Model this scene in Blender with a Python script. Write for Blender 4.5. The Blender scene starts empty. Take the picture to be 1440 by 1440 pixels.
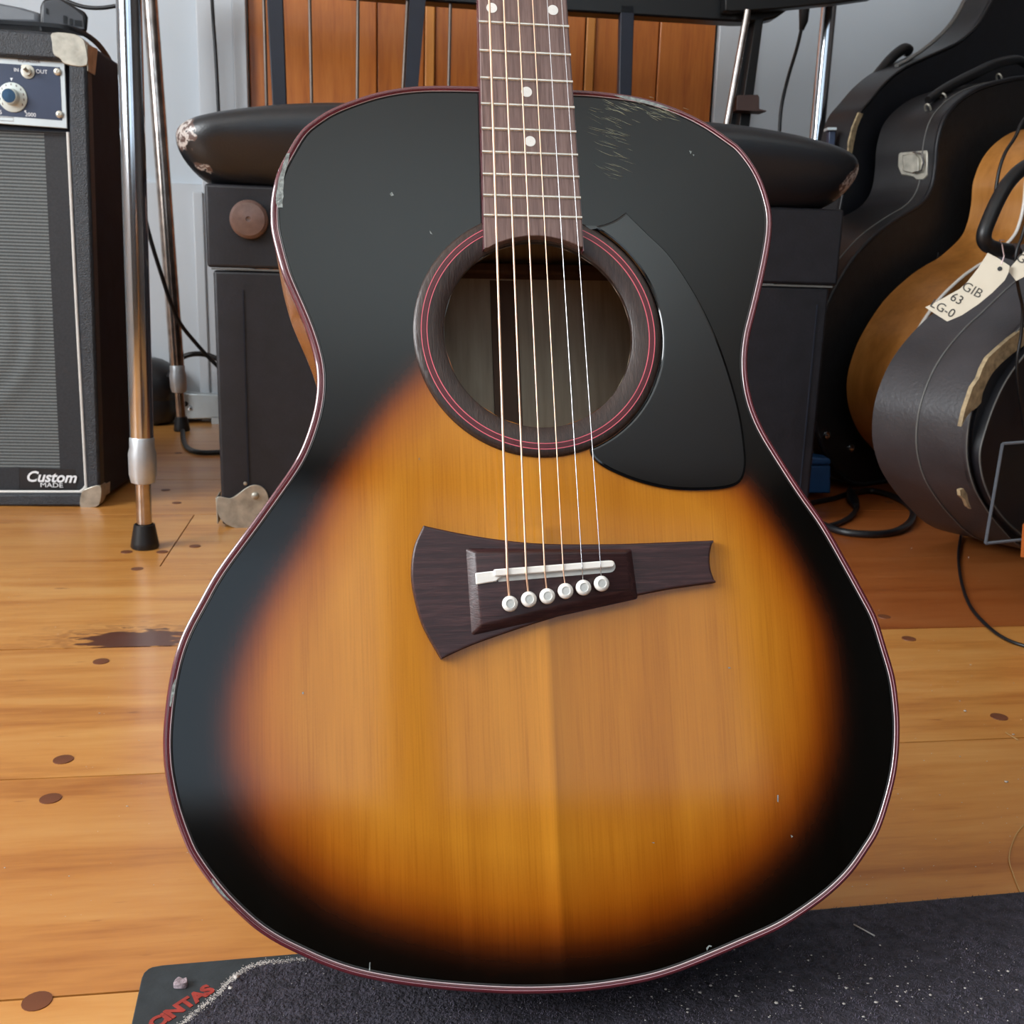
import bpy, bmesh, math, random
from mathutils import Vector, Matrix, geometry
random.seed(7)
SC = bpy.context.scene; COL = SC.collection
R = math.radians
# ------------------------------------------------------------------ camera
H = .412; TH = R(13); RO = R(1.7); F = 1440.
fw = Vector((0, math.cos(TH), -math.sin(TH))); up = Vector((0, math.sin(TH), math.cos(TH))); rt = Vector((1, 0, 0))
r2 = rt*math.cos(RO)+up*math.sin(RO); u2 = -rt*math.sin(RO)+up*math.cos(RO)
CAM = Vector((0, 0, H))
cam = bpy.data.cameras.new('camera'); co = bpy.data.objects.new('camera', cam); COL.objects.link(co)
m = Matrix.Identity(4)
for i in range(3): m[i][0] = r2[i]; m[i][1] = u2[i]; m[i][2] = -fw[i]; m[i][3] = CAM[i]
co.matrix_world = m
cam.sensor_width = 36; cam.lens = 36; cam.clip_start = .01
cam.dof.use_dof = True; cam.dof.focus_distance = .57; cam.dof.aperture_fstop = 32
SC.camera = co
SC.view_settings.view_transform = 'Standard'; SC.view_settings.look = 'None'
SC.view_settings.gamma = 1; SC.view_settings.use_curve_mapping = False
SC.view_settings.exposure = 0.0
# ------------------------------------------------------------------ world: soft daylight sky
W = bpy.data.worlds.new('sky'); SC.world = W; W.use_nodes = True
W.node_tree.nodes['Background'].inputs[0].default_value = (.70, .85, 1, 1)
W.node_tree.nodes['Background'].inputs[1].default_value = 1.2
def area(name, loc, direction, sx, sy, watts, col):
    l = bpy.data.lights.new(name, 'AREA'); l.shape = 'RECTANGLE'; l.size = sx; l.size_y = sy; l.energy = watts; l.color = col
    o = bpy.data.objects.new(name, l); COL.objects.link(o); o.location = loc
    o.rotation_euler = Vector(direction).to_track_quat('-Z', 'Y').to_euler()
    return o
# daylight through the two windows of the room (behind the camera, and on its left)
area('window_daylight_rear', (-.15, -2.97, 1.62), (0, 1, 0), 1.6, 1.35, 5.5, (.66, .84, 1))
area('window_daylight_rear_shaded', (1.62, -2.97, 1.62), (0, 1, 0), 1.5, 1.35, 1.4, (.78, .90, 1))
area('window_daylight_left', (-2.57, -.5, 1.55), (1, 0, 0), 2.2, 1.3, 172, (.95, .98, 1))
# added unseen fill lights, brightening the ceiling that the guitar top reflects
area('added_ceiling_fill_rear', (.6, -1.6, 1.95), (0, 0, 1), 1.6, 1.2, 21, (.76, .93, 1))
area('added_ceiling_fill_side', (1.6, -.2, 2.0), (0, 0, 1), .9, .9, 8, (.76, .93, 1))

# ------------------------------------------------------------------ rays and planes
def ray(x, y): return r2*((x-720)/F) - u2*((y-720)/F) + fw
def G(x, y, z=0.0):
    d = ray(x, y); return CAM + d*((z-H)/d.z)
BE = R(8.8)
e1 = Vector((math.cos(BE), math.sin(BE), 0)); e2 = Vector((-math.sin(BE), math.cos(BE), 0)); ez = Vector((0, 0, 1))
def ON(x, y, o, n):
    d = ray(x, y); return CAM + d*((o-CAM).dot(n)/d.dot(n))
def E2(x, y, c): return ON(x, y, e2*c, e2)          # on the vertical plane parallel to the back wall, at distance c
def DY(x, y, Y): d = ray(x, y); return CAM + d*(Y/d.y)

# ------------------------------------------------------------------ materials
def lin(c):
    return tuple(((v/255)/12.92 if v/255 <= .04045 else ((v/255+.055)/1.055)**2.4) for v in c[:3]) + (1,)
class N:
    def __init__(s, name):
        s.m = bpy.data.materials.new(name); s.m.use_nodes = True
        s.t = s.m.node_tree; s.b = s.t.nodes['Principled BSDF']
    def n(s, ty, **kw):
        nd = s.t.nodes.new(ty)
        for k, v in kw.items():
            if k in nd.inputs: nd.inputs[k].default_value = v
            else: setattr(nd, k, v)
        return nd
    def l(s, a, b): s.t.links.new(a, b)
    def coords(s, scale=(1, 1, 1), rot=(0, 0, 0), kind='Object'):
        tc = s.n('ShaderNodeTexCoord'); mp = s.n('ShaderNodeMapping'); mp.inputs['Scale'].default_value = scale; mp.inputs['Rotation'].default_value = rot
        s.l(tc.outputs[kind], mp.inputs['Vector']); return mp.outputs['Vector']
    def noise(s, vec, scale=5, detail=3, rough=.5, dist=0):
        nd = s.n('ShaderNodeTexNoise'); nd.inputs['Scale'].default_value = scale; nd.inputs['Detail'].default_value = detail
        nd.inputs['Roughness'].default_value = rough; nd.inputs['Distortion'].default_value = dist
        s.l(vec, nd.inputs['Vector']); return nd.outputs['Fac']
    def ramp(s, fac, stops, interp='LINEAR'):
        nd = s.n('ShaderNodeValToRGB'); nd.color_ramp.interpolation = interp; e = nd.color_ramp.elements
        while len(e) < len(stops): e.new(.5)
        for el, (p, c) in zip(e, stops): el.position = p; el.color = c
        s.l(fac, nd.inputs['Fac']); return nd.outputs['Color']
    def mix(s, a, b, fac, mode='MIX'):
        nd = s.n('ShaderNodeMix'); nd.data_type = 'RGBA'; nd.blend_type = mode
        for v, k in ((fac, 0), (a, 6), (b, 7)):
            if isinstance(v, (int, float, tuple)): nd.inputs[k].default_value = v
            else: s.l(v, nd.inputs[k])
        return nd.outputs[2]
    def math(s, op, a, b=0.0):
        nd = s.n('ShaderNodeMath'); nd.operation = op
        for v, k in ((a, 0), (b, 1)):
            if isinstance(v, (int, float)): nd.inputs[k].default_value = v
            else: s.l(v, nd.inputs[k])
        return nd.outputs[0]
    def bump(s, h, strength=.3, dist=.001):
        nd = s.n('ShaderNodeBump'); nd.inputs['Strength'].default_value = strength; nd.inputs['Distance'].default_value = dist
        s.l(h, nd.inputs['Height']); s.l(nd.outputs['Normal'], s.b.inputs['Normal'])
    def col(s, c):
        if isinstance(c, tuple): s.b.inputs['Base Color'].default_value = c
        else: s.l(c, s.b.inputs['Base Color'])
def flat(name, c, rough=.5, metal=0, spec=.5, var=.12, vs=30, bump=0, bs=200, bd=.001, coat=0):
    a = N(name); a.b.inputs['Roughness'].default_value = rough; a.b.inputs['Metallic'].default_value = metal
    a.b.inputs['Specular IOR Level'].default_value = spec; a.b.inputs['Coat Weight'].default_value = coat
    v = a.coords(); n = a.noise(v, vs, 4)
    L = lin(c); d = tuple(x*(1-var) for x in L[:3])+(1,); h = tuple(min(1, x*(1+var)) for x in L[:3])+(1,)
    a.col(a.ramp(n, [(.3, d), (.7, h)]))
    if bump: a.bump(a.noise(v, bs, 3), bump, bd)
    return a.m
def wood(name, c1, c2, c3, axis=0, rough=.4, fine=60, bump=.15, coat=0, stretch=14, pores=None, patch=None):
    a = N(name); sc = [stretch]*3; sc[axis] = 1
    v = a.coords(tuple(sc)); n = a.noise(v, fine/stretch, 5, .6, .6); n2 = a.noise(v, fine/stretch*4, 3, .6)
    f = a.math('ADD', a.math('MULTIPLY', n, .65), a.math('MULTIPLY', n2, .35))
    c = a.ramp(f, [(.3, lin(c1)), (.5, lin(c2)), (.72, lin(c3))])
    oi = a.n('ShaderNodeObjectInfo'); k = a.ramp(oi.outputs['Random'], [(0, (.86, .84, .82, 1)), (1, (1.0, 1.0, 1.0, 1))])
    c = a.mix(c, k, 1.0, 'MULTIPLY'); a.col(c)
    a.b.inputs['Roughness'].default_value = rough; a.b.inputs['Coat Weight'].default_value = coat; a.b.inputs['Coat Roughness'].default_value = .15
    a.bump(f, bump, .0008); return a.m

# floor boards: orange pine with grain, one big knot
a = N('pine_floor')
v = a.coords((1, 9, 1)); oi = a.n('ShaderNodeObjectInfo')
va = a.n('ShaderNodeVectorMath'); va.operation = 'ADD'; cx = a.n('ShaderNodeCombineXYZ')
a.l(a.math('MULTIPLY', oi.outputs['Random'], 40.), cx.inputs[0]); a.l(a.math('MULTIPLY', oi.outputs['Random'], 17.), cx.inputs[1]); a.l(v, va.inputs[0]); a.l(cx.outputs[0], va.inputs[1])
n1 = a.noise(va.outputs[0], 2.2, 5, .55, .8); n2 = a.noise(va.outputs[0], 14, 4, .6, .3); n3 = a.noise(a.coords(), 3, 2)
f = a.math('ADD', a.math('MULTIPLY', n1, .7), a.math('MULTIPLY', n2, .3))
c = a.ramp(f, [(.3, lin((168, 104, 44))), (.48, lin((202, 142, 72))), (.62, lin((212, 158, 90))), (.8, lin((220, 170, 106)))])
c = a.mix(c, a.ramp(n3, [(.3, (.86, .8, .72, 1)), (.7, (1, 1, 1, 1))]), 1., 'MULTIPLY')
c = a.mix(c, a.ramp(oi.outputs['Random'], [(0, (.84, .76, .68, 1)), (1, (1, 1, 1, 1))]), 1., 'MULTIPLY')
fl = a.noise(a.coords((1, 5, 1)), 22, 2, .5); c = a.mix(c, lin((120, 60, 22)), a.ramp(fl, [(.70, (0, 0, 0, 1)), (.76, (.55, .55, .55, 1))]))
a.floor_c = c; PINE = a
def knot(a, c, x, y, rx, ry):
    c0 = c
    vec = a.coords((1/rx, 1/ry, 1)); tc = a.n('ShaderNodeVectorMath'); tc.operation = 'SUBTRACT'; a.l(vec, tc.inputs[0]); tc.inputs[1].default_value = (x/rx, y/ry, 0)
    ms = a.n('ShaderNodeVectorMath'); ms.operation = 'MULTIPLY'; a.l(tc.outputs[0], ms.inputs[0]); ms.inputs[1].default_value = (1, 1, 0)
    ln = a.n('ShaderNodeVectorMath'); ln.operation = 'LENGTH'; a.l(ms.outputs[0], ln.inputs[0])
    d = a.math('ADD', ln.outputs['Value'], a.math('MULTIPLY', a.math('SUBTRACT', a.noise(a.coords((1, 3, 1)), 30, 3), .5), .9))
    swirl = a.math('MULTIPLY', a.math('ADD', a.math('SINE', a.math('MULTIPLY', d, 26.)), 1.), .5)
    c = a.mix(c, lin((126, 70, 26)), a.math('MULTIPLY', swirl, a.ramp(d, [(.35, (.75, .75, .75, 1)), (.9, (0, 0, 0, 1))])))
    c2 = a.mix(c, lin((82, 42, 24)), a.ramp(d, [(.34, (1, 1, 1, 1)), (.42, (0, 0, 0, 1))]))
    sx = a.n('ShaderNodeSeparateXYZ'); a.l(a.coords(), sx.inputs[0])
    return a.mix(c0, c2, a.math('GREATER_THAN', sx.outputs[1], 1.118))      # the knot ends at the joint of its board
def fl(p): return (p.dot(e1), p.dot(e2))
kx, ky = fl(G(192, 900)); c = knot(a, c, kx, ky+.002, .15, .085)
a.col(c); a.b.inputs['Roughness'].default_value = .34; a.b.inputs['Coat Weight'].default_value = .25; a.b.inputs['Coat Roughness'].default_value = .22
a.bump(f, .12, .001); M_pine = a.m

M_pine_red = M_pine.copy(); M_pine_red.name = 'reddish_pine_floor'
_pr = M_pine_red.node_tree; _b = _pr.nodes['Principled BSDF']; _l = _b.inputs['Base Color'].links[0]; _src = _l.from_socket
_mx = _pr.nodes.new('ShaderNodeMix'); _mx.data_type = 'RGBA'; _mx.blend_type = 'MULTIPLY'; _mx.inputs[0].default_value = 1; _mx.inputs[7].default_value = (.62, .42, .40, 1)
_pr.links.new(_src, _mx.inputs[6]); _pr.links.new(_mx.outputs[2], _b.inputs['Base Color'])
M_peg = flat('peg_wood', (104, 58, 32), .5)
M_wall = flat('white_paint', (200, 209, 217), .6, var=.03, vs=3)
M_wdark = flat('dark_panelling', (44, 34, 28), .6, var=.1, vs=4)
M_trim = flat('white_gloss_paint', (204, 210, 216), .35, var=.03, vs=3)
M_ceil = flat('ceiling_paint', (238, 238, 236), .8, var=.02)
M_dark = flat('black_shadow_board', (14, 13, 13), .8)
M_door = wood('orange_pine_door', (160, 84, 28), (188, 108, 40), (204, 126, 54), axis=2, rough=.38, fine=40, coat=.2, bump=.05)
M_doorl = wood('light_pine_bead', (196, 122, 50), (210, 138, 62), (220, 152, 76), axis=2, rough=.4, fine=40, bump=.05)
# guitar materials
a = N('sunburst_top')
at = a.n('ShaderNodeVertexColor'); at.layer_name = 'burst'
v = a.coords((1, .02, 1)); g1 = a.noise(v, 980, 2, .5, .0); g2 = a.noise(v, 110, 2, .5); g3 = a.noise(a.coords((1, .9, 1)), 900, 2)
gr = a.math('ADD', a.math('MULTIPLY', g1, .55), a.math('ADD', a.math('MULTIPLY', g2, .33), a.math('MULTIPLY', g3, .12)))
c = a.mix(at.outputs['Color'], a.ramp(gr, [(.32, (.82, .77, .68, 1)), (.5, (.97, .96, .94, 1)), (.66, (1.04, 1.04, 1.02, 1))]), 1., 'MULTIPLY')
g4 = a.noise(a.coords((1, .07, 1)), 34, 2, .5); c = a.mix(c, a.ramp(g4, [(.34, (.86, .79, .66, 1)), (.6, (1.04, 1.04, 1.04, 1))]), 1., 'MULTIPLY')
a.col(c); a.b.inputs['Roughness'].default_value = .09; a.b.inputs['IOR'].default_value = 1.42
big = a.noise(a.coords((1, .4, 1)), 7, 2); a.bump(a.math('ADD', a.math('MULTIPLY', big, 1.), a.math('MULTIPLY', gr, .02)), .2, .0016)
M_top = a.m
M_amber = wood('amber_side', (120, 68, 22), (176, 110, 46), (196, 130, 62), axis=1, rough=.15, fine=60, bump=.03)
M_inside = wood('inside_back', (150, 132, 112), (172, 154, 132), (188, 172, 150), axis=1, rough=.7, fine=90)
M_brace = wood('brace_strip', (70, 44, 28), (86, 56, 36), (100, 68, 46), axis=1, rough=.7)
M_rosew = wood('rosewood', (44, 26, 24), (66, 42, 38), (88, 60, 54), axis=1, rough=.42, fine=420, bump=.25, stretch=22)
M_fing = wood('fingerboard_rosewood', (86, 64, 60), (124, 100, 95), (150, 126, 120), axis=1, rough=.5, fine=500, bump=.2, stretch=26)
M_bridge = wood('bridge_rosewood', (32, 17, 20), (54, 30, 32), (84, 54, 54), axis=0, rough=.38, fine=420, bump=.25, stretch=18)
M_rosette = wood('rosette_wood', (36, 24, 20), (54, 38, 33), (76, 58, 52), axis=1, rough=.3, fine=700, bump=.5, stretch=12)
M_red = flat('red_line', (84, 20, 32), .35)
M_pink = flat('pink_line', (214, 96, 112), .35)
M_maroon = flat('maroon_binding', (92, 34, 42), .2, coat=.5)
M_white = flat('white_line', (222, 200, 204), .22, coat=.4)
M_mauve = flat('mauve_line', (196, 150, 160), .22, coat=.4)
M_bone = flat('white_plastic', (238, 236, 230), .3, var=.03)
M_bonedark = flat('pin_centre', (196, 200, 198), .4)
M_guard = flat('black_pickguard', (7, 8, 10), .07, spec=.6, var=.2, vs=8, bump=.12, bs=14, bd=.001)
M_bronze = flat('bronze_wound_string', (240, 200, 172), .35, metal=.6)
M_steel = flat('plain_steel_string', (210, 210, 214), .22, metal=.95)
M_fret = flat('nickel_fret', (226, 222, 212), .25, metal=.85)
M_pearl = flat('white_dot_inlay', (240, 240, 236), .3, var=.02)
M_chip = flat('chipped_finish', (134, 142, 140), .6, var=.45, vs=400, bump=.8, bs=500)
M_scr = flat('scratch_lines', (176, 178, 150), .5)
M_neck = wood('neck_mahogany', (70, 30, 20), (92, 42, 26), (110, 54, 34), axis=1, rough=.2)
# background materials
M_tolex = flat('black_tolex', (34, 39, 46), .42, var=.25, vs=60, bump=.8, bs=520, bd=.002)
M_tolexs = flat('smooth_black_vinyl', (34, 37, 47), .7, spec=.2, var=.2, bump=.3, bs=300)
M_cloth = N('ribbed_grille_cloth'); a = M_cloth
tc = a.coords(); sx = a.n('ShaderNodeSeparateXYZ'); a.l(tc, sx.inputs[0])
rib = a.math('SINE', a.math('MULTIPLY', sx.outputs[2], 1150.)); fin = a.noise(tc, 900, 2)
hh = a.math('ADD', a.math('MULTIPLY', rib, .5), fin)
a.col(a.ramp(hh, [(.0, lin((48, 53, 56))), (.5, lin((80, 86, 88))), (1., lin((112, 118, 119)))])); a.b.inputs['Roughness'].default_value = .75; a.bump(hh, .5, .001); M_cloth = a.m
M_cloth2 = flat('shaded_grille_cloth', (30, 32, 37), .7, var=.3, vs=300, bump=.5, bs=600)  # same cloth outside the light patch, shade put into the colour
M_nickel = flat('worn_nickel', (180, 176, 164), .36, metal=.7, var=.25, vs=60, bump=.2, bs=60)
M_chrome = flat('chrome_tube', (212, 216, 222), .12, metal=1, var=.08, vs=20)
M_chromer = flat('worn_chrome_tube', (190, 178, 170), .22, metal=1, var=.3, vs=40)
M_alu = flat('satin_aluminium', (190, 194, 198), .42, metal=.7, var=.1)
M_rub = flat('black_rubber', (16, 17, 20), .42, var=.2)
M_panel = flat('silver_panel', (196, 206, 210), .35, metal=.3, var=.04)
M_pblue = flat('blue_black_panel', (52, 62, 84), .35, metal=.2, var=.12, vs=10)
M_knob = flat('blue_steel_knob', (70, 100, 130), .25, metal=.8)
M_ivory = flat('ivory_skirt', (198, 208, 204), .35, var=.04)
M_pipe = flat('white_piping', (206, 204, 200), .4, var=.05)
M_print = flat('white_print', (224, 228, 232), .5, var=.02)
M_brownp = flat('brown_print', (84, 60, 58), .5)
M_blackp = flat('pen_ink', (52, 50, 48), .6)
M_gun = flat('grey_plastic_case', (84, 88, 94), .5, var=.08)
M_charc = flat('charcoal_plastic', (26, 28, 32), .4)
M_rack = flat('blue_black_steel', (22, 26, 40), .45, var=.15)
M_black = flat('black_lacquer', (12, 12, 13), .35)
M_rod = flat('grey_steel_rod', (104, 92, 84), .35, metal=.5)
M_brown = flat('brown_leather_block', (64, 46, 42), .6)
M_brownb = flat('brown_rubber_button', (112, 88, 80), .38, var=.15, vs=120, bump=.2, bs=300, coat=.1)
M_case = flat('black_case_shell', (31, 30, 32), .36, var=.2, vs=14, bump=.3, bs=300)
M_caseg = flat('grey_worn_case_shell', (52, 50, 53), .42, var=.3, vs=9, bump=.4, bs=200)
M_caset = flat('dark_case_face', (19, 19, 21), .55, var=.45, vs=60, bump=.6, bs=260)
M_casein = flat('deep_blue_case_face', (15, 17, 24), .5, var=.3, vs=40)
M_beige = flat('torn_beige_fibre', (152, 134, 104), .8, var=.4, vs=90, bump=.7, bs=200)
M_rim = flat('case_stitching', (96, 96, 94), .5)
M_tan = wood('blond_guitar_side', (150, 98, 42), (176, 118, 56), (192, 134, 70), axis=2, rough=.3, fine=24, bump=.03)
M_paper = flat('cream_paper', (206, 198, 180), .8, var=.03)
M_blue = flat('blue_plastic', (24, 76, 128), .45)
M_orange = flat('orange_card', (196, 104, 40), .6)
M_matr = flat('black_rubber_border', (44, 50, 53), .5, var=.2, vs=90, bump=.2, bs=300)
M_matc = flat('charcoal_carpet', (52, 49, 58), .95, var=.5, vs=130, bump=1, bs=420, bd=.003)
M_fib = flat('carpet_fibre', (82, 77, 90), .95, var=.6, vs=60)
M_redp = flat('red_print', (150, 52, 42), .6, var=.2, vs=200)
M_spk = flat('pale_debris', (196, 190, 184), .7)
a = N('clear_acrylic'); tr_n = a.n('ShaderNodeBsdfTransparent'); tr_n.inputs[0].default_value = (.86, .92, .94, 1); mx = a.n('ShaderNodeMixShader'); mx.inputs[0].default_value = .10
a.b.inputs['Base Color'].default_value = (.01, .012, .014, 1); a.b.inputs['Roughness'].default_value = .05
a.l(tr_n.outputs[0], mx.inputs[1]); a.l(a.b.outputs[0], mx.inputs[2]); a.l(mx.outputs[0], a.t.nodes['Material Output'].inputs['Surface'])
M_acr = a.m
M_acre = flat('acrylic_edge', (84, 90, 98), .4)
# bench cushion: smooth black vinyl with torn corners showing pale backing
def cushion_mat(pts):
    a = N('torn_black_vinyl'); v = a.coords(); a.b.inputs['Roughness'].default_value = .36; a.b.inputs['Specular IOR Level'].default_value = .6
    tot = None
    for (p, r) in pts:
        s = a.n('ShaderNodeVectorMath'); s.operation = 'DISTANCE'; a.l(v, s.inputs[0]); s.inputs[1].default_value = p
        d = a.math('DIVIDE', s.outputs['Value'], r)
        tot = d if tot is None else a.math('MINIMUM', tot, d)
    nz = a.noise(v, 60, 4, .6)
    k = a.math('ADD', tot, a.math('MULTIPLY', a.math('SUBTRACT', nz, .5), 2.2))
    a.col(a.mix(lin((24, 27, 32)), a.ramp(a.noise(v, 120, 2), [(.45, lin((92, 72, 66))), (.5, lin((190, 182, 176)))]), a.ramp(k, [(.72, (1, 1, 1, 1)), (.78, (0, 0, 0, 1))])))
    a.bump(a.noise(v, 320, 3), .25, .001); return a.m

# ------------------------------------------------------------------ mesh helpers
class MB:
    def __init__(s): s.v = []; s.f = []; s.m = []
    def add(s, vs, fs, mi=0):
        o = len(s.v); s.v += [Vector(p) for p in vs]; s.f += [tuple(i+o for i in f) for f in fs]; s.m += [mi]*len(fs); return s
    def prism(s, poly, vec, mi=0, caps=True):
        n = len(poly); poly = [Vector(p) for p in poly]; vec = Vector(vec)
        fs = [(i, (i+1) % n, (i+1) % n+n, i+n) for i in range(n)]
        if caps: fs += [tuple(range(n-1, -1, -1)), tuple(range(n, 2*n))]
        return s.add(poly+[p+vec for p in poly], fs, mi)
    def box(s, c, ax, ay, az, mi=0):      # centre and three half-axes
        c = Vector(c); ax = Vector(ax); ay = Vector(ay); az = Vector(az)
        vs = [c+ax*i+ay*j+az*k for i in (-1, 1) for j in (-1, 1) for k in (-1, 1)]
        return s.add(vs, [(0, 1, 3, 2), (4, 6, 7, 5), (0, 4, 5, 1), (2, 3, 7, 6), (0, 2, 6, 4), (1, 5, 7, 3)], mi)
    def tube(s, path, r, n=10, mi=0, closed=False, flatx=1.):
        path = [Vector(p) for p in path]; k = len(path); rs = r if isinstance(r, (list, tuple)) else [r]*k
        vs = []; ref = None
        for i, p in enumerate(path):
            if closed: t = path[(i+1) % k]-path[i-1]
            else: t = path[min(i+1, k-1)]-path[max(i-1, 0)]
            t.normalize()
            if ref is None: ref = t.orthogonal().normalized()
            ref = (ref-t*ref.dot(t)).normalized(); b = t.cross(ref)
            vs += [p+(ref*math.cos(2*math.pi*j/n)+b*math.sin(2*math.pi*j/n)*flatx)*rs[i] for j in range(n)]
        fs = []
        for i in range(k if closed else k-1):
            o = i*n; q = ((i+1) % k)*n
            fs += [(o+j, o+(j+1) % n, q+(j+1) % n, q+j) for j in range(n)]
        if not closed: fs += [tuple(range(n-1, -1, -1)), tuple(range((k-1)*n, k*n))]
        return s.add(vs, fs, mi)
    def lathe(s, c, axis, prof, n=28, mi=0, ref=None):   # prof: (radius, height) pairs
        c = Vector(c); ax = Vector(axis).normalized(); a = ax.orthogonal().normalized(); b = ax.cross(a)
        vs = []; fs = []
        for (r, h) in prof: vs += [c+ax*h+(a*math.cos(2*math.pi*j/n)+b*math.sin(2*math.pi*j/n))*max(r, 1e-5) for j in range(n)]
        for i in range(len(prof)-1):
            o = i*n; q = o+n; fs += [(o+j, o+(j+1) % n, q+(j+1) % n, q+j) for j in range(n)]
        return s.add(vs, fs, mi)
    def build(s, name, mats, parent=None, base=None, bevel=0, smooth=35, label=None, seg=2, subsurf=0):
        if not isinstance(mats, (list, tuple)): mats = [mats]
        b = base if base is not None else (BASE.get(parent) if parent is not None else None)
        off = b if b is not None else Vector((0, 0, 0))
        me = bpy.data.meshes.new(name); me.from_pydata([tuple(p-off) for p in s.v], [], s.f)
        for mm in mats: me.materials.append(mm)
        for p, i in zip(me.polygons, s.m): p.material_index = i; p.use_smooth = True
        bm = bmesh.new(); bm.from_mesh(me); bmesh.ops.recalc_face_normals(bm, faces=bm.faces); bm.to_mesh(me); bm.free()
        if smooth: me.set_sharp_from_angle(angle=R(smooth))
        o = bpy.data.objects.new(name, me); COL.objects.link(o)
        if parent is not None: o.parent = parent; BASE[o] = off
        elif base is not None: o.location = off; BASE[o] = off
        if bevel:
            md = o.modifiers.new('bevel', 'BEVEL'); md.width = bevel; md.segments = seg; md.limit_method = 'ANGLE'; md.angle_limit = R(40)
        if subsurf:
            md = o.modifiers.new('subsurf', 'SUBSURF'); md.levels = subsurf; md.render_levels = subsurf
        if label: o['label'] = label
        return o
BASE = {}
def thing(name, label, cat, loc, group=None):
    o = bpy.data.objects.new(name, None); COL.objects.link(o); o.location = loc; o.empty_display_size = .05
    o['label'] = label; o['category'] = cat
    if group: o['group'] = group
    BASE[o] = Vector(loc); return o
def tag(o, label, cat, group=None):
    o['label'] = label; o['category'] = cat
    if group: o['group'] = group
    return o
def struct(o): o['kind'] = 'structure'; return o
def crom(pts, n=6, closed=False):
    pts = [Vector(p) for p in pts]; k = len(pts); out = []
    for i in range(k if closed else k-1):
        if closed: p0, p1, p2, p3 = pts[i-1], pts[i], pts[(i+1) % k], pts[(i+2) % k]
        else: p0, p1, p2, p3 = pts[max(i-1, 0)], pts[i], pts[i+1], pts[min(i+2, k-1)]
        for j in range(n):
            t = j/n
            out.append(.5*((2*p1)+(-p0+p2)*t+(2*p0-5*p1+4*p2-p3)*t*t+(-p0+3*p1-3*p2+p3)*t**3))
    if not closed: out.append(pts[-1])
    return out
def textmesh(name, txt, size, origin, ex, ey, mat, parent, extr=.0002, shear=0, bold=0, align='CENTER'):
    cu = bpy.data.curves.new(name, 'FONT'); cu.body = txt; cu.size = size; cu.shear = shear; cu.offset = bold; cu.extrude = extr
    cu.align_x = align; cu.align_y = 'CENTER'; cu.resolution_u = 3
    t = bpy.data.objects.new('tmp', cu); COL.objects.link(t)
    me = bpy.data.meshes.new_from_object(t.evaluated_get(bpy.context.evaluated_depsgraph_get()))
    bpy.data.objects.remove(t); bpy.data.curves.remove(cu)
    ex = Vector(ex); ey = Vector(ey); nn = ex.normalized().cross(ey.normalized())
    off = BASE[parent]
    for vv in me.vertices: p = vv.co.copy(); vv.co = Vector(origin)-off+ex*p.x+ey*p.y+nn*p.z
    me.materials.clear(); me.materials.append(mat)
    o = bpy.data.objects.new(name, me); COL.objects.link(o); o.parent = parent; BASE[o] = off
    return o

# ------------------------------------------------------------------ room shell
WALL = 2.90
def room_pt(a, c, z): return e1*a + e2*c + ez*z
fb = MB().box(room_pt(0, -.1, -.03), e1*2.9, e2*3.1, ez*.02).build('floor', M_dark); struct(fb)
XL, XR, YB = -2.6, 2.5, -3.0
def wallbox(name, p0, p1, z0, z1, th, mat=M_wall):
    p0 = Vector((*p0, 0)); p1 = Vector((*p1, 0)); d = (p1-p0).normalized(); nn = Vector((d.y, -d.x, 0))*th
    return MB().box((p0+p1)/2+nn/2+ez*((z0+z1)/2), (p1-p0)/2, nn/2, ez*((z1-z0)/2)).build(name, mat)
cL = room_pt(-2.9, WALL, 0); cR = room_pt(2.9, WALL, 0)
struct(MB().box(room_pt(0, WALL+.05, 1.24), e1*2.95, e2*.05, ez*1.26).build('wall_back', M_wall))
struct(MB().box((0, -.1, 2.53), (2.9, 0, 0), (0, 3.9, 0), (0, 0, .03)).build('ceiling', M_ceil))
struct(MB().box((2.75, -.1, 1.24), (.05, 0, 0), (0, 3.5, 0), (0, 0, 1.26)).build('wall_right', M_wdark))
# left wall and rear wall with their window openings
lw = MB().box((-2.65, .1, .42), (.05, 0, 0), (0, 3.4, 0), (0, 0, .46)).box((-2.65, .1, 2.37), (.05, 0, 0), (0, 3.4, 0), (0, 0, .15))
lw.box((-2.65, 2.2, 1.55), (.05, 0, 0), (0, 1.3, 0), (0, 0, .68)).box((-2.65, -2.45, 1.55), (.05, 0, 0), (0, .85, 0), (0, 0, .68)); struct(lw.build('wall_left', M_wall))
rw = MB().box((0, -3.05, .46), (2.8, 0, 0), (0, .05, 0), (0, 0, .48)).box((0, -3.05, 2.41), (2.8, 0, 0), (0, .05, 0), (0, 0, .11))
for x0, x1 in ((-2.8, -.95), (.65, .87), (2.37, 2.8)): rw.box(((x0+x1)/2, -3.05, 1.62), ((x1-x0)/2, 0, 0), (0, .05, 0), (0, 0, .69))
struct(rw.build('wall_rear', M_wdark))
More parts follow.
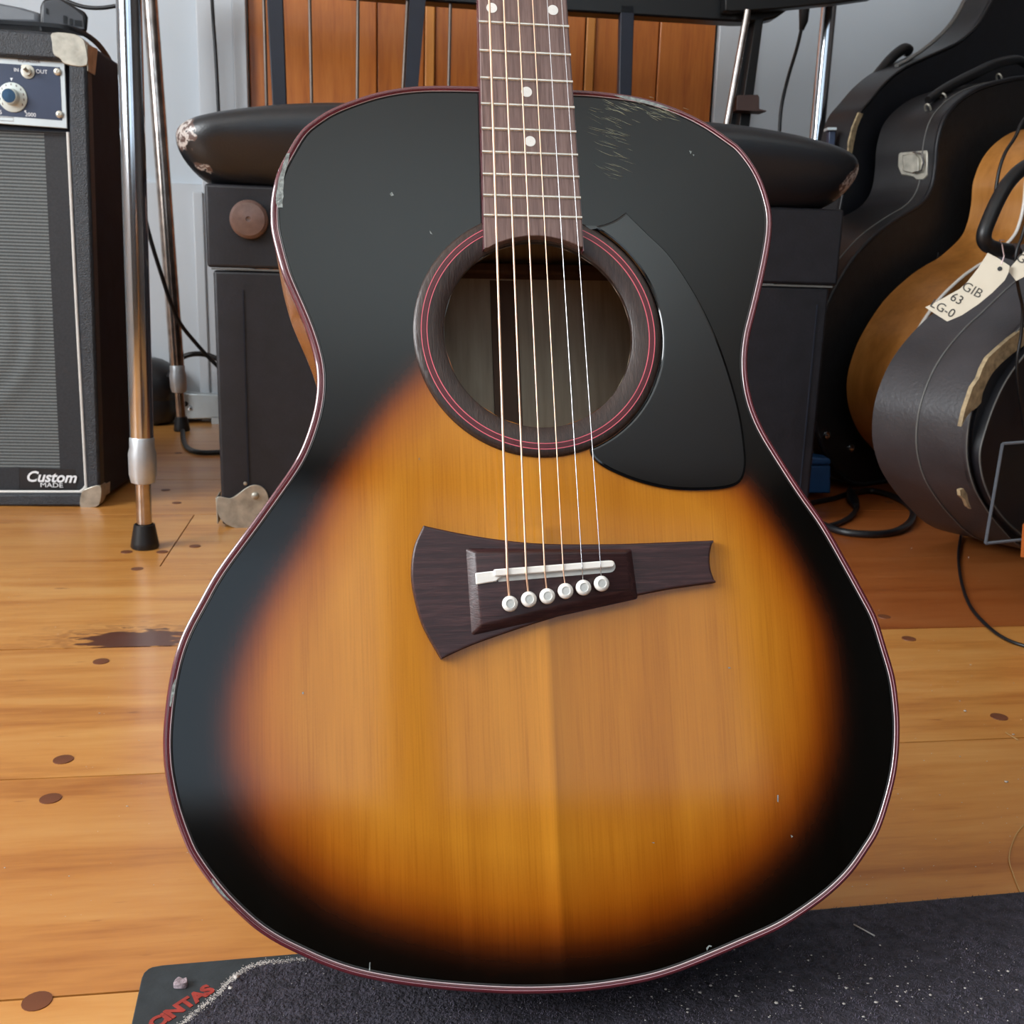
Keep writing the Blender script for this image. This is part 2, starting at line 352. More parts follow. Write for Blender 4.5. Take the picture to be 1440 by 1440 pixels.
for nm, o, ax, hw, z0, z1 in (('window_1', Vector((-.15, -3.0, 0)), Vector((1, 0, 0)), .8, .94, 2.3), ('window_2', Vector((1.62, -3.0, 0)), Vector((1, 0, 0)), .75, .94, 2.3), ('window_3', Vector((-2.6, -.5, 0)), Vector((0, 1, 0)), 1.1, .9, 2.2)):
    w = MB()
    for t in (-1, 1): w.box(o+ax*hw*t+ez*(z0+z1)/2, ax*.03, ax.cross(ez)*.04, ez*(z1-z0)/2)
    for z in (z0, z1): w.box(o+ez*z, ax*(hw+.03), ax.cross(ez)*.05, ez*.03)
    wo = struct(w.build(nm, M_trim))
    if hw > 1: MB().box(o+ez*(z0+z1)/2, ax*.02, ax.cross(ez)*.02, ez*(z1-z0)/2).build('mullion', M_trim, wo)

# floor boards laid parallel to the back wall, with wooden pegs
rows = [-3.1, -2.8, -2.48, -2.18, -1.88, -1.58, -1.28, -.98, -.68, -.36, -.04, .27, .543, .8145, 1.118, 1.44, 1.76, 2.06, 2.36, 2.64, 2.92]
joints = {14: [-1.5, .30, 2.2], 13: [-1.7, 1.6], 12: [-1.2, 1.3], 11: [-1.4, 1.0], 15: [-1.9, -.275, .42, 2.1], 16: [-1.5, .25, 1.8], 17: [-1.0, 1.1]}
for i in range(len(rows)-1):
    js = [-2.9]+joints.get(i, [random.uniform(-1.8, -.6), random.uniform(.7, 2)])+[2.9]
    for a0, a1 in zip(js, js[1:]):
        g = .0009; zt = random.uniform(-.0006, 0)
        vs = [room_pt(a, c, z) for z in (-.015, zt) for (a, c) in ((a0+g, rows[i]+g), (a1-g, rows[i]+g), (a1-g, rows[i+1]-g), (a0+g, rows[i+1]-g))]
        Rm = Matrix.Rotation(-BE, 3, 'Z')
        me = bpy.data.meshes.new('plank'); me.from_pydata([tuple(Rm @ p) for p in vs], [], [(3, 2, 1, 0), (4, 5, 6, 7), (0, 1, 5, 4), (1, 2, 6, 5), (2, 3, 7, 6), (3, 0, 4, 7)])
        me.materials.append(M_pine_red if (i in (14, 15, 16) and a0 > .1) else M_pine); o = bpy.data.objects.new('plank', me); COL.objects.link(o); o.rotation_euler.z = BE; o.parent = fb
peg_me = None
for (x, y) in [(178, 776), (228, 776), (274, 768), (248.5, 707), (233, 689), (193, 800), (251, 637), (142, 930), (89, 1068), (71, 1123), (1278, 898), (1405, 1008), (1243, 867), (1250, 706), (52, 1408), (700, 560)]:
    if peg_me is None:
        pb = MB().lathe((0, 0, 0), (0, 0, 1), [(.0001, .0004), (.0082, .0004), (.0088, -.002)], 18).build('peg', M_peg, fb, base=Vector((0, 0, 0))); peg_me = pb.data
    else:
        pb = bpy.data.objects.new('peg', peg_me); COL.objects.link(pb); pb.parent = fb
    pb.location = G(x, y)

# back wall trim, wainscot and the orange pine door
def wallstrip(name, x0, x1, y0, y1, c, th, mat, parent=None, xb0=None, xb1=None, st=True):
    pts = [E2(x0, y0, c), E2(x1, y0, c), E2(xb1 if xb1 is not None else x1, y1, c), E2(xb0 if xb0 is not None else x0, y1, c)]
    o = MB().prism(pts, e2*th).build(name, mat, parent, bevel=.002)
    if parent is None and st: struct(o)
    return o
def vstrip(name, a0, a1, z0, z1, c, th, mat, parent=None):
    o = MB().prism([room_pt(a0, c, z0), room_pt(a1, c, z0), room_pt(a1, c, z1), room_pt(a0, c, z1)], e2*th).build(name, mat, parent, bevel=.003)
    if parent is None: struct(o)
    return o
def a_of(x, y, c): return E2(x, y, c).dot(e1)
aL, aR = a_of(350, 70, WALL), a_of(1003, 90, WALL)
vstrip('baseboard_back', -2.85, aL-.12, 0, .62, WALL-.02, .02, M_trim)
vstrip('trim_1', aL-.125, aL-.035, 0, 2.15, WALL-.028, .028, M_trim)
vstrip('trim_2', aL-.035, aL-.002, 0, 2.1, WALL-.04, .04, M_trim)
vstrip('trim_3', aR+.002, aR+.09, 0, 2.15, WALL-.028, .028, M_trim)
vstrip('trim_4', a_of(277, 430, WALL-.03), a_of(291, 430, WALL-.03), 0, .6, WALL-.035, .015, M_trim)
vstrip('baseboard_right', aR+.09, 2.6, 0, .18, WALL-.02, .02, M_trim)
door = MB().box(room_pt((aL+aR)/2, WALL-.004, 1.05), e1*((aR-aL)/2), e2*.004, ez*1.05).build('door_1', M_dark); struct(door)
bounds = [350, 388, 530, 597, 611, 822, 835, 925, 1003]
for i in range(len(bounds)-1):
    a0 = a_of(bounds[i], 80, WALL-.01)+.0006; a1 = a_of(bounds[i+1], 80, WALL-.01)-.0006
    nar = bounds[i+1]-bounds[i] < 20
    vstrip('door_board', a0, a1, .01, 2.08, WALL-(.022 if nar else .012+.006*(i % 2)), .008, M_doorl if nar else M_door, door)

# ------------------------------------------------------------------ THE GUITAR (local frame: x right, y up the neck, z out of the top)
gw = (-.13515, -.15916, -.02109); gt = Vector((.00932, -.21386, .60593))
ca, sa, cb, sb, cc, sc_ = math.cos(gw[0]), math.sin(gw[0]), math.cos(gw[1]), math.sin(gw[1]), math.cos(gw[2]), math.sin(gw[2])
Rg = Matrix(((cb, 0, sb), (0, 1, 0), (-sb, 0, cb))) @ Matrix(((1, 0, 0), (0, ca, -sa), (0, sa, ca))) @ Matrix(((cc, -sc_, 0), (sc_, cc, 0), (0, 0, 1)))
VB = .4736; DP = .100
# photograph ray of the un-rolled fit -> camera frame; the camera frame carries it into the room
def c2w(v): return r2*v.x - u2*v.y + fw*v.z
gu, gv, gz = (c2w(Rg.col[0]), c2w(Rg.col[1]), -c2w(Rg.col[2]))
gorg = CAM + c2w(gt) + gv*VB - gz*DP             # bottom of the back edge, at the centre line
GM = Matrix.Identity(4)
for i in range(3): GM[i][0] = gu[i]; GM[i][1] = -gv[i]; GM[i][2] = gz[i]; GM[i][3] = gorg[i]
guitar = thing('acoustic_guitar', 'large sunburst acoustic guitar with black edges and amber centre, leaning upright on the dark mat', 'guitar', gorg)
guitar.matrix_world = GM; BASE[guitar] = Vector((0, 0, 0))
def P2(x, y, e=0.0):          # pixel -> guitar local point at height e above the top
    o = gorg+gz*(DP+e); p = ON(x, y, o, gz)-o
    return Vector((p.dot(gu), -p.dot(gv), DP+e))
def PP(pts, e=0.0, n=0, closed=True):
    q = [P2(x, y, e) for x, y in pts]
    return crom(q, n, closed) if n else q
LFT = [(672,120),(592,119.5),(542,126),(505.5,136),(467,151),(444,165),(422,183),(403,214),(389,242),(381,278),(380,310),(383,333),(394,375),(403,400),(425,450),(439,491),(445.5,528),(443,567),(432,608),(415,647),(383.5,693),(352,737),(305.5,800),(280.5,844),(258,886),(244,925),(235,969),(229,1022),(228.5,1060),(232,1094),(241.8,1139),(258,1185),(272,1212),(305.5,1257),(350,1301),(386,1326),(422,1344),(455.5,1359),(497,1373),(550,1384),(620,1393),(700,1398.5),(760,1399)]
RGT = [(804.5,125),(849,128),(904.5,136),(951.7,151),(993,171),(1026.7,194),(1041,205),(1058,226),(1072,250.5),(1082.5,281),(1087,308),(1085,340),(1076,388),(1063,443),(1055,476),(1052,516),(1058,559),(1073,599),(1098,641),(1131,692),(1162,736),(1195,794),(1218,836),(1234.5,868),(1248,911),(1259.5,950),(1265,989),(1267,1030.5),(1263.6,1078),(1254,1122),(1239,1168),(1222.5,1196),(1200,1228),(1170,1258),(1132.5,1286),(1095,1309),(1050,1329),(1001,1350),(948.7,1370.6),(900,1384),(830,1395)]
OUT = crom([P2(x, y) for x, y in LFT+RGT[::-1]], 5, True)
for _ in range(2): OUT = [(OUT[i-1]+OUT[i]*2+OUT[(i+1) % len(OUT)])/4 for i in range(len(OUT))]
NO = len(OUT)
NRM = []
area2 = sum(OUT[i].x*OUT[(i+1) % NO].y-OUT[(i+1) % NO].x*OUT[i].y for i in range(NO)); sgn = 1 if area2 > 0 else -1
for i in range(NO):
    t = (OUT[(i+1) % NO]-OUT[i-1]).normalized(); NRM.append(Vector((-t.y, t.x, 0))*sgn)     # inward
def ins(d, z=DP): return [Vector((p.x+n.x*d, p.y+n.y*d, z)) for p, n in zip(OUT, NRM)]
HC = Vector((.0018, VB-.1119, DP))      # soundhole centre
HR = .0556
def strip(mb, A, B, mi=0):
    n = len(A); return mb.add(A+B, [(i, (i+1) % n, (i+1) % n+n, i+n) for i in range(n)], mi)
# burst: distance to the traced mid-tone contour
MID = [(600,505),(585,522),(563,545),(538,573),(508,616),(474,668),(448,712),(424,758),(390,812),(360,864),(337,918),(322,970),(317,1022),(323,1080),(341,1130),(366,1175),(400,1215),(450,1255),(510,1287),(580,1309),(660,1329),(740,1336),(820,1331),(900,1317),(980,1285),(1050,1240),(1110,1182),(1150,1115),(1170,1045),(1172,970),(1165,900),(1145,840),(1115,780),(1085,730),(1060,692),(1040,668),(1000,640),(900,600),(800,560),(700,520),(640,495)]
MIDL = crom([P2(x, y) for x, y in MID], 2, True)
def sdist(p):
    best = 9; ins_ = False; k = len(MIDL)
    for i in range(k):
        a = MIDL[i-1]; b = MIDL[i]; dx = b.x-a.x; dy = b.y-a.y
        t = ((p.x-a.x)*dx+(p.y-a.y)*dy)/(dx*dx+dy*dy); t = 0 if t < 0 else 1 if t > 1 else t
        d = math.hypot(p.x-a.x-t*dx, p.y-a.y-t*dy); best = d if d < best else best
        if (a.y > p.y) != (b.y > p.y) and p.x < (b.x-a.x)*(p.y-a.y)/(b.y-a.y)+a.x: ins_ = not ins_
    return best if ins_ else -best
STOPS = [(-.020, (8, 8, 9)), (-.012, (18, 10, 9)), (-.006, (44, 20, 13)), (.001, (86, 40, 15)), (.010, (138, 72, 20)), (.024, (178, 108, 30)), (.050, (200, 136, 46))]
def burst(p):
    d = sdist(p)
    # the upper edge of the burst is sharper than the lower one
    k = 1.0+.6*min(1, max(0, (p.y-.10)/.15))
    d *= k
    if d <= STOPS[0][0]: c = lin(STOPS[0][1])
    elif d >= STOPS[-1][0]: c = lin(STOPS[-1][1])
    else:
        for (a, ca_), (b, cb_) in zip(STOPS, STOPS[1:]):
            if a <= d <= b:
                t = (d-a)/(b-a); A = lin(ca_); B = lin(cb_); c = tuple(A[i]*(1-t)+B[i]*t for i in range(3)); break
    r_ = c[:3]
    if p.x > .0005: r_ = (r_[0]*.91, r_[1]*.84, r_[2]*.68)      # the right half of the book-matched top is a shade redder
    else: r_ = (r_[0]*1.0, r_[1]*.98, r_[2]*.9)
    if p.y < .25:      # bright and dark figure either side of the centre seam
        q = math.exp(-abs(p.x)/.014)
        r_ = tuple(v_*((1+.16*q) if p.x <= .0005 else (1-.24*q)) for v_ in r_)
    q = min(1, max(0, (.24-p.y)/.24)); r_ = (r_[0]*(1-.08*q), r_[1]*(1-.17*q), r_[2]*(1-.4*q))      # the stain is deeper towards the bottom
    return (*r_, 1)
inner = ins(.0052)[::2]
hole = [Vector((HC.x+HR*math.cos(2*math.pi*i/96), HC.y+HR*math.sin(2*math.pi*i/96), DP)) for i in range(96)]
pts = [Vector((p.x, p.y)) for p in inner]+[Vector((p.x, p.y)) for p in hole]
ni = len(inner); edges = [(i, (i+1) % ni) for i in range(ni)]+[(ni+i, ni+(i+1) % 96) for i in range(96)]
def inpoly(x, y, poly):
    r_ = False
    for i in range(len(poly)):
        a = poly[i-1]; b = poly[i]
        if (a.y > y) != (b.y > y) and x < (b.x-a.x)*(y-a.y)/(b.y-a.y)+a.x: r_ = not r_
    return r_
small = ins(.009)[::3]
st = .0038
for iy in range(int(.54/st)):
    for ix in range(-58, 58):
        x = ix*st+.0005+(-.001 if False else 0); y = iy*st
        if math.hypot(x-HC.x, y-HC.y) > HR+.003 and inpoly(x, y, small): pts.append(Vector((x, y)))
vo, eo, fo, _, _, _ = geometry.delaunay_2d_cdt(pts, edges, [], 1, 1e-6)
fo = [f for f in fo if math.hypot(sum(vo[i].x for i in f)/3-HC.x, sum(vo[i].y for i in f)/3-HC.y) > HR-.0006]
me = bpy.data.meshes.new('soundboard'); me.from_pydata([(p.x, p.y, DP) for p in vo], [], [tuple(f) for f in fo])
ca_ = me.color_attributes.new('burst', 'FLOAT_COLOR', 'POINT')
for i, p in enumerate(vo): ca_.data[i].color = burst(p)
bm = bmesh.new(); bm.from_mesh(me); bmesh.ops.delete(bm, geom=[v for v in bm.verts if not v.link_faces], context='VERTS')
bmesh.ops.recalc_face_normals(bm, faces=bm.faces)
for f_ in bm.faces:
    if f_.normal.z < 0: f_.normal_flip()
    f_.smooth = True
bm.to_mesh(me); bm.free(); me.materials.append(M_top)
top = bpy.data.objects.new('soundboard', me); COL.objects.link(top); top.parent = guitar; BASE[top] = Vector((0, 0, 0))
mb = MB(); strip(mb, hole, [p-ez*.0035 for p in hole])
mb.build('soundhole_edge', M_amber, guitar)
MB().add([(p[0], p[1], DP-.003) for p in vo], [tuple(f) for f in fo]).build('soundboard_underside', M_inside, guitar, smooth=0)
# body sides and back (hollow, seen through the soundhole)
def backz(p):      # body gets shallower towards the neck
    return 0.0 + max(0, (p.y-.05))/.5*.016
o_b = [Vector((p.x, p.y, backz(p))) for p in ins(.0004)]
mb = MB(); strip(mb, ins(.0004, DP-.006), o_b); sideo = mb.build('side', M_amber, guitar, smooth=60)
mb = MB(); strip(mb, ins(.0025, DP-.003), [Vector((p.x, p.y, backz(p)+.003)) for p in ins(.0025)]); mb.build('side_lining', M_inside, guitar, smooth=60)
mb = MB(); mb.add([Vector((p.x, p.y, p.z+.003)) for p in o_b], [tuple(range(NO))]); mb.add(o_b, [tuple(range(NO))]); strip(mb, o_b, [Vector((p.x, p.y, p.z+.003)) for p in o_b])
mb.build('back', M_inside, guitar)
MB().box((-.004, .25, .0115), (.009, 0, 0), (0, .235, 0), (0, 0, .0035)).build('centre_strip', M_brace, guitar)
for yy in (.17, .30, .43): MB().box((0, yy, .013+.006*(yy > .2)), (.13, 0, 0), (0, .004, 0), (0, 0, .007)).build('back_brace', M_brace, guitar, bevel=.002)
# binding and purfling bands, from outside in, each with its own width
def band(name, d0, d1, z, mat, r=.0):
    mb = MB(); A = ins(d0, z-.0004); B = ins((d0+d1)/2, z+.00015); C_ = ins(d1, z-.0002)
    strip(mb, A, B); strip(mb, B, C_); mb.build(name, mat, guitar, smooth=80)
mb = MB()
prof = [(.0004, DP-.0065), (0, DP-.0055), (0, DP-.0016), (.0004, DP-.0005), (.0012, DP+.0001), (.0019, DP+.0001)]
for (d0, z0), (d1, z1) in zip(prof, prof[1:]): strip(mb, ins(d0, z0), ins(d1, z1))
mb.build('binding', M_maroon, guitar, smooth=80)
band('purfling_line', .0019, .0023, DP+.00012, M_mauve)
band('purfling_line', .0023, .0035, DP+.0001, M_maroon)
band('purfling_line', .0035, .0041, DP+.00012, M_white)
band('purfling_line', .0041, .0054, DP+.00008, M_black)
# rosette
mb = MB().lathe(HC-Vector((0, 0, 0)), (0, 0, 1), [(HR-.0002, -.0035), (HR-.0002, .0001), (HR+.0006, .0007), (.062, .0019), (.0668, .0024), (.0712, .0022), (.0727, .0012), (.0729, .0001)], 128)
ros = mb.build('rosette', M_rosette, guitar, smooth=50)
for rr, mt_, w_, dz in ((.0683, M_pink, .00032, .0024), (.0667, M_red, .0011, .00231), (.0651, M_pink, .00032, .00232)):
    MB().lathe(HC, (0, 0, 1), [(rr-w_, dz-.0003), (rr-w_*.8, dz+.00012), (rr+w_*.8, dz+.00012), (rr+w_, dz-.0003)], 128).build('rosette_line', mt_, ros, smooth=50)
# pickguard
pg = [(821,323),(849,316.7),(865.5,309.7),(879,300),(910,330.6),(938,358),(965.5,397),(990,440),(1012,490),(1030,545),(1041,590),(1047,635),(1047,660),(1040,678),(1020,687),(980,690),(940,688),(903,680),(870,668),(845,655),(832,643),(829,632)]
a0 = [P2(x, y) for x, y in pg]
cl = crom(a0[3:], 4); left = crom(a0[:4], 3)[:-1]
th0 = math.atan2(a0[-1].y-HC.y, a0[-1].x-HC.x); th1 = math.atan2(a0[0].y-HC.y, a0[0].x-HC.x)
arc = [Vector((HC.x+.0733*math.cos(th0+(th1-th0)*i/30), HC.y+.0733*math.sin(th0+(th1-th0)*i/30), DP)) for i in range(0, 31)]
def inset(poly, d, z):
    n = len(poly); A = sum(poly[i-1].x*poly[i].y-poly[i].x*poly[i-1].y for i in range(n)); s_ = 1 if A > 0 else -1; r_ = []
    for i in range(n):
        t = (poly[(i+1) % n]-poly[i-1]); t = Vector((t.x, t.y, 0)).normalized(); r_.append(Vector((poly[i].x-t.y*s_*d, poly[i].y+t.x*s_*d, z)))
    return r_
def plate(poly, prof, cap=True):
    mb = MB(); L = [inset(poly, d, z) for d, z in prof]
    for A, B in zip(L, L[1:]): strip(mb, A, B)
    if cap: mb.add(L[-1], [tuple(t) for t in geometry.tessellate_polygon([[Vector((p.x, p.y, 0)) for p in L[-1]]])])
    return mb
PG = left+cl+arc[1:-1]
plate(PG, [(0, DP), (0, DP+.0012), (.0007, DP+.0019), (.0016, DP+.0021)]).build('pickguard', M_guard, guitar, smooth=50)
# bridge
bp = [(594.9,740),(644,750.5),(696,759),(748,764.4),(800,766),(870,765.5),(939,763),(999.4,760.6),(994.9,780.7),(996,801.5),(1002.8,820.5),(939,829.5),(887,840),(835,853),(783,867.5),(727.5,885),(665,907),(619.5,927.5),(595.6,885),(583.4,847),(577.5,808.5),(581.7,770)]
BP = []
q = [P2(x, y, 0) for x, y in bp]
for seg in (q[0:8], q[7:11], q[10:18], q[17:]+q[:1]): BP += crom(seg, 4)[:-1]
bridge = plate(BP, [(0, DP), (.0002, DP+.0044), (.0009, DP+.0052), (.0016, DP+.0053)]).build('bridge', M_bridge, guitar, smooth=50)
EB = .0062
blk0 = [P2(x, y, .0052) for x, y in [(655,771),(888,772),(897,842),(663,894)]]
blk1 = [P2(x, y, .0098) for x, y in [(669,777),(879.5,776),(884,829),(677,880)]]
MB().add(blk0+blk1, [(4, 5, 6, 7), (0, 1, 5, 4), (1, 2, 6, 5), (2, 3, 7, 6), (3, 0, 4, 7)]).build('raised_block', M_bridge, bridge, bevel=.0012, seg=3, smooth=50)
HB = .0098
def rod(a, b, w, h, z0, mb, roundend=True):     # a bar with rounded far end between two local points
    d = (b-a); L_ = d.length; t = d.normalized(); s_ = Vector((-t.y, t.x, 0)); poly = [a+s_*w]
    poly = [a-s_*w]+[b+t*w*math.sin(k*math.pi/8)*1.0-s_*w*math.cos(k*math.pi/8) for k in range(0, 9)]+[a+s_*w]
    for p in poly: p.z = z0
    mb.prism(poly, (0, 0, h)); return mb
sa_ = P2(700, 808.5, HB); sb_ = P2(856, 797, HB)
mb = MB(); rod(P2(700, 809.5, HB), P2(857, 796.5, HB), .0034, .0005, DP+HB-.0002, mb); mb.build('saddle_slot', M_bonedark, bridge, smooth=50)
mb = MB(); rod(P2(694, 806, HB), P2(858, 793.5, HB), .0019, .0032, DP+HB, mb); mb.prism([P2(x, y, HB) for x, y in [(668,806),(694,803),(704,801),(704,812),(697,818),(669,822.5)]], (0, 0, .0016)); mb.build('saddle', M_bone, bridge, bevel=.0006, smooth=50)
PINS = [(717.4,849),(744,842.8),(769.9,838.3),(795.6,831),(820.9,826.2),(846.3,820.6)]
for i, (x, y) in enumerate(PINS):
    p = P2(x, y, HB+.003)
    MB().lathe((p.x, p.y, DP+HB), (0, 0, 1), [(.0026, -.004), (.0026, .0008), (.0041, .0012), (.0044, .0024), (.0037, .0037), (.0024, .0041), (.0023, .0037)], 24).lathe((p.x, p.y, DP+HB), (0, 0, 1), [(.0023, .0037), (.0001, .0038)], 24, 1).build('bridge_pin', [M_bone, M_bonedark], bridge, smooth=45)
# neck, fingerboard, frets, dots, nut, headstock
NY = VB+.4            # nut
def fw_(y): d = NY-y; return .0220+(.0287-.0220)*d/.4439
FE = .0066; FT = .0066
yE = P2(684, 357, FE).y
def fbx(y, s): return s*fw_(y)
arcp = [Vector((HC.x+(HR+.0008)*math.sin(t), HC.y+(HR+.0008)*math.cos(t), 0)) for t in [(-31+62*i/16)*math.pi/180 for i in range(17)]]
arcp = [p for p in arcp if abs(p.x) < fw_(p.y)-.0002]
poly = [Vector((-fw_(NY), NY, 0)), Vector((-fw_(arcp[0].y), arcp[0].y, 0))]+arcp+[Vector((fw_(arcp[-1].y), arcp[-1].y, 0)), Vector((fw_(NY), NY, 0))]
fbd = MB().prism([Vector((p.x, p.y, DP+.0002)) for p in poly], (0, 0, FT)).build('fingerboard', M_fing, guitar, bevel=.0005)
for s_ in (-1, 1):
    MB().prism([Vector((s_*(fw_(y)-o_), y, z)) for (y, o_, z) in ((NY, 0, DP+.001), (arcp[0].y, 0, DP+.001), (arcp[0].y, 0, DP+.0052), (NY, 0, DP+.0052))], (s_*.0006, 0, 0)).build('edge_binding', M_maroon, guitar)
for n in range(1, 21):
    y = NY-.648*(1-2**(-n/12)); w = fw_(y)+.0003
    mb = MB(); pr = [(-.0011, 0), (-.0009, .0006), (0, .0011), (.0009, .0006), (.0011, 0)]
    mb.prism([Vector((-w, y+a_, DP+FT+.0002+b_)) for a_, b_ in pr], (2*w, 0, 0)); mb.build('fret', M_fret, fbd, smooth=60)
dots = [P2(691.5, 11.5, FT), P2(777.5, 14.5, FT), P2(740.5, 129.5, FT), P2(745.5, 199, FT)]
for n in (3, 5, 7, 9):
    y = NY-.648*(1-2**(-(n-.5)/12)); dots.append(Vector((0, y, DP+FT)))
for p in dots: MB().lathe((p.x, p.y, DP+FT+.0002), (0, 0, 1), [(.0033, -.0002), (.0032, .0002), (.0001, .00024)], 22).build('position_dot', M_pearl, fbd)
# neck shaft
vs = []; secs = []
ny0 = max(p.y for p in OUT)-.004
for k in range(9):
    y = ny0+(NY+.004-ny0)*k/8; w = fw_(y)+.0002; d_ = .023-.003*k/8+(.03 if k == 0 else .012 if k == 1 else 0)
    secs.append([Vector((w*math.cos(math.pi*j/10), y, DP+.0002-d_*math.sin(math.pi*j/10)**.8)) for j in range(11)])
mb = MB(); flatv = [p for s_ in secs for p in s_]
mb.add(flatv, [(k*11+j, k*11+j+1, (k+1)*11+j+1, (k+1)*11+j) for k in range(8) for j in range(10)]+[(k*11, (k+1)*11, (k+1)*11+10, k*11+10) for k in range(8)]+[tuple(range(11)), tuple(range(88, 99))])
mb.build('neck', M_neck, guitar, smooth=40)
MB().box((0, NY+.003, DP+.005), (.0215, 0, 0), (0, .003, 0), (0, 0, .0045)).build('nut', M_bone, guitar, bevel=.0008)
hs = [(-.022, .006), (-.036, .03), (-.039, .17), (-.02, .185), (0, .178), (.02, .185), (.039, .17), (.036, .03), (.022, .006)]
MB().prism([Vector((x, NY+y, DP-.001-y*.25)) for x, y in hs], (0, -.003, -.014)).build('headstock', M_black, guitar, bevel=.001)
for s_ in (-1, 1):
    for k in range(3):
        y = .05+k*.042; z = DP-.001-y*.25
        MB().lathe((s_*.027, NY+y, z), (0, .2, 1), [(.005, 0), (.004, .002), (.0028, .003), (.0028, .014), (.0001, .0145)], 12).tube([(s_*.03, NY+y, z-.02), (s_*.05, NY+y, z-.02)], .0025, 8).box((s_*.056, NY+y, z-.02), (.006, 0, 0), (0, .008, 0), (0, 0, .003)).build('tuner', M_nickel, guitar)
# strings: bridge pin - saddle - nut
SADX = [(713.5, 806), (740, 803.5), (766, 801), (792, 799), (818.5, 796.5), (844.5, 794)]
dia = [.00068, .00056, .00044, .00034, .00025, .00020]
for i in range(6):
    s_ = P2(*SADX[i], HB+.0036); n_ = Vector((-.0178+.0356*i/5, NY+.003, DP+.0102)); p_ = P2(PINS[i][0]-1, PINS[i][1]-8, HB+.001)
    MB().tube([p_+Vector((0, -.001, -.003)), p_, s_+Vector((0, -.0012, 0)), s_, n_, n_+Vector(((-1 if i < 3 else 1)*.006, .05, -.016))], dia[i], 8).build('string', M_bronze if i < 4 else M_steel, guitar, smooth=80)
# worn lacquer chips on the edge and dents
def chip(pts, e=.00015):
    q = [P2(x, y, 0) for x, y in pts]
    n = len(q)
    MB().prism([Vector((p.x, p.y, DP+.0001)) for p in q], (0, 0, e)).build('finish_chip', M_chip, guitar)
random.seed(3)
edge = [(403,216),(399,228),(396,240),(392,252),(390,264),(388,276),(388,286),(391,292)]
inn = [(408,216),(404,232),(402,242),(400,251),(399,258),(398,268),(399,276),(397,284),(398,292)]
chip(edge+[(x+random.uniform(-.8, .8), y) for x, y in inn[::-1]])
chip([(247,954),(248,958),(246.5,966),(246,973),(243,981),(240.5,994),(238.5,993),(240,980),(242,965)])
chip([(299,1235),(304,1243),(311,1251),(318,1260),(324,1266),(321,1266.5),(310,1256),(300,1243),(297,1237)])
chip([(548,273),(551,270),(554,275),(550,276)]); chip([(604,324),(607,328),(608,330),(605,329)]); chip([(969,212),(973,213),(971,217)]); chip([(974,217),(976.5,218),(975,220)])
chip([(588.5,646),(589.6,643),(590,647)]); chip([(519.5,1353),(521,1353),(520.5,1365),(518.7,1365)]); chip([(993,1333),(997,1329),(1001,1330),(1000,1331.5),(997,1331),(994,1337)]); chip([(425,973),(427,973),(427,976),(425,976)]); chip([(1024,938),(1027,938.5),(1027,940),(1024,940)]); chip([(1112,1174),(1115,1176),(1113,1178)]); chip([(916,1184.5),(920,1184.5),(920,1186)]); chip([(1093,1118),(1094.5,1118),(1094.3,1128),(1092.8,1127)])
chip([(862,134),(880,135),(903,140),(925,146),(943,153),(938,153),(920,149),(900,144),(878,139)])
# fine scratches beside the fingerboard
mb = MB()
for _ in range(120):
    cl_ = random.choice([(865, 178, 26, 22), (860, 215, 22, 30), (880, 150, 45, 12), (930, 155, 30, 10)])
    x = random.gauss(cl_[0], cl_[2]*.6); y = random.gauss(cl_[1], cl_[3]*.7)
    if x < 832 or y < 134 or (x > 930 and y < 150) or y > 262: continue
    L_ = random.uniform(8, 30); an = R(random.gauss(22, 6)); w = random.uniform(.10, .24)
    dx, dy = math.cos(an)*L_/2, math.sin(an)*L_/2
    mb.prism([P2(x-dx, y-dy, .00012), P2(x+dx, y+dy, .00012), P2(x+dx*.5, y+dy*.5+w*2, .00012)], (0, 0, .00002))
so = mb.build('surface_scratches', M_scr, guitar, smooth=0); so['kind'] = 'stuff'

# ------------------------------------------------------------------ COMBO AMPLIFIER on the left
def ngon(mb, poly, vec, mi=0):        # concave-safe prism
    n = len(poly); vec = Vector(vec); a = poly
    nn = sum(((poly[i-1]).cross(poly[i]) for i in range(n)), Vector()).normalized(); u_ = nn.orthogonal().normalized(); w_ = nn.cross(u_)
    tr = geometry.tessellate_polygon([[Vector((p.dot(u_), p.dot(w_), 0)) for p in poly]])
    return mb.add(list(poly)+[p+vec for p in poly], [(i, (i+1) % n, (i+1) % n+n, i+n) for i in range(n)]+[tuple(t) for t in tr]+[tuple(j+n for j in t[::-1]) for t in tr], mi)
YA = R(5.3); ea = Vector((math.cos(YA), math.sin(YA), 0)); na = Vector((-math.sin(YA), math.cos(YA), 0))
ao = G(140, 713)
def AP(x, y, d=0.0): return ON(x, y, ao-na*d, na)          # on the front plane, d in front of it
def AR(pts, d=0.0): return [AP(x, y, d) for x, y in pts]
abase = ao-ea*.3+na*.15; abase.z = 0
amp = thing('guitar_amplifier', 'black textured combo amplifier with silver control panel and grey grille at the left edge', 'amplifier', abase)
LX = -330
DEPA = .30
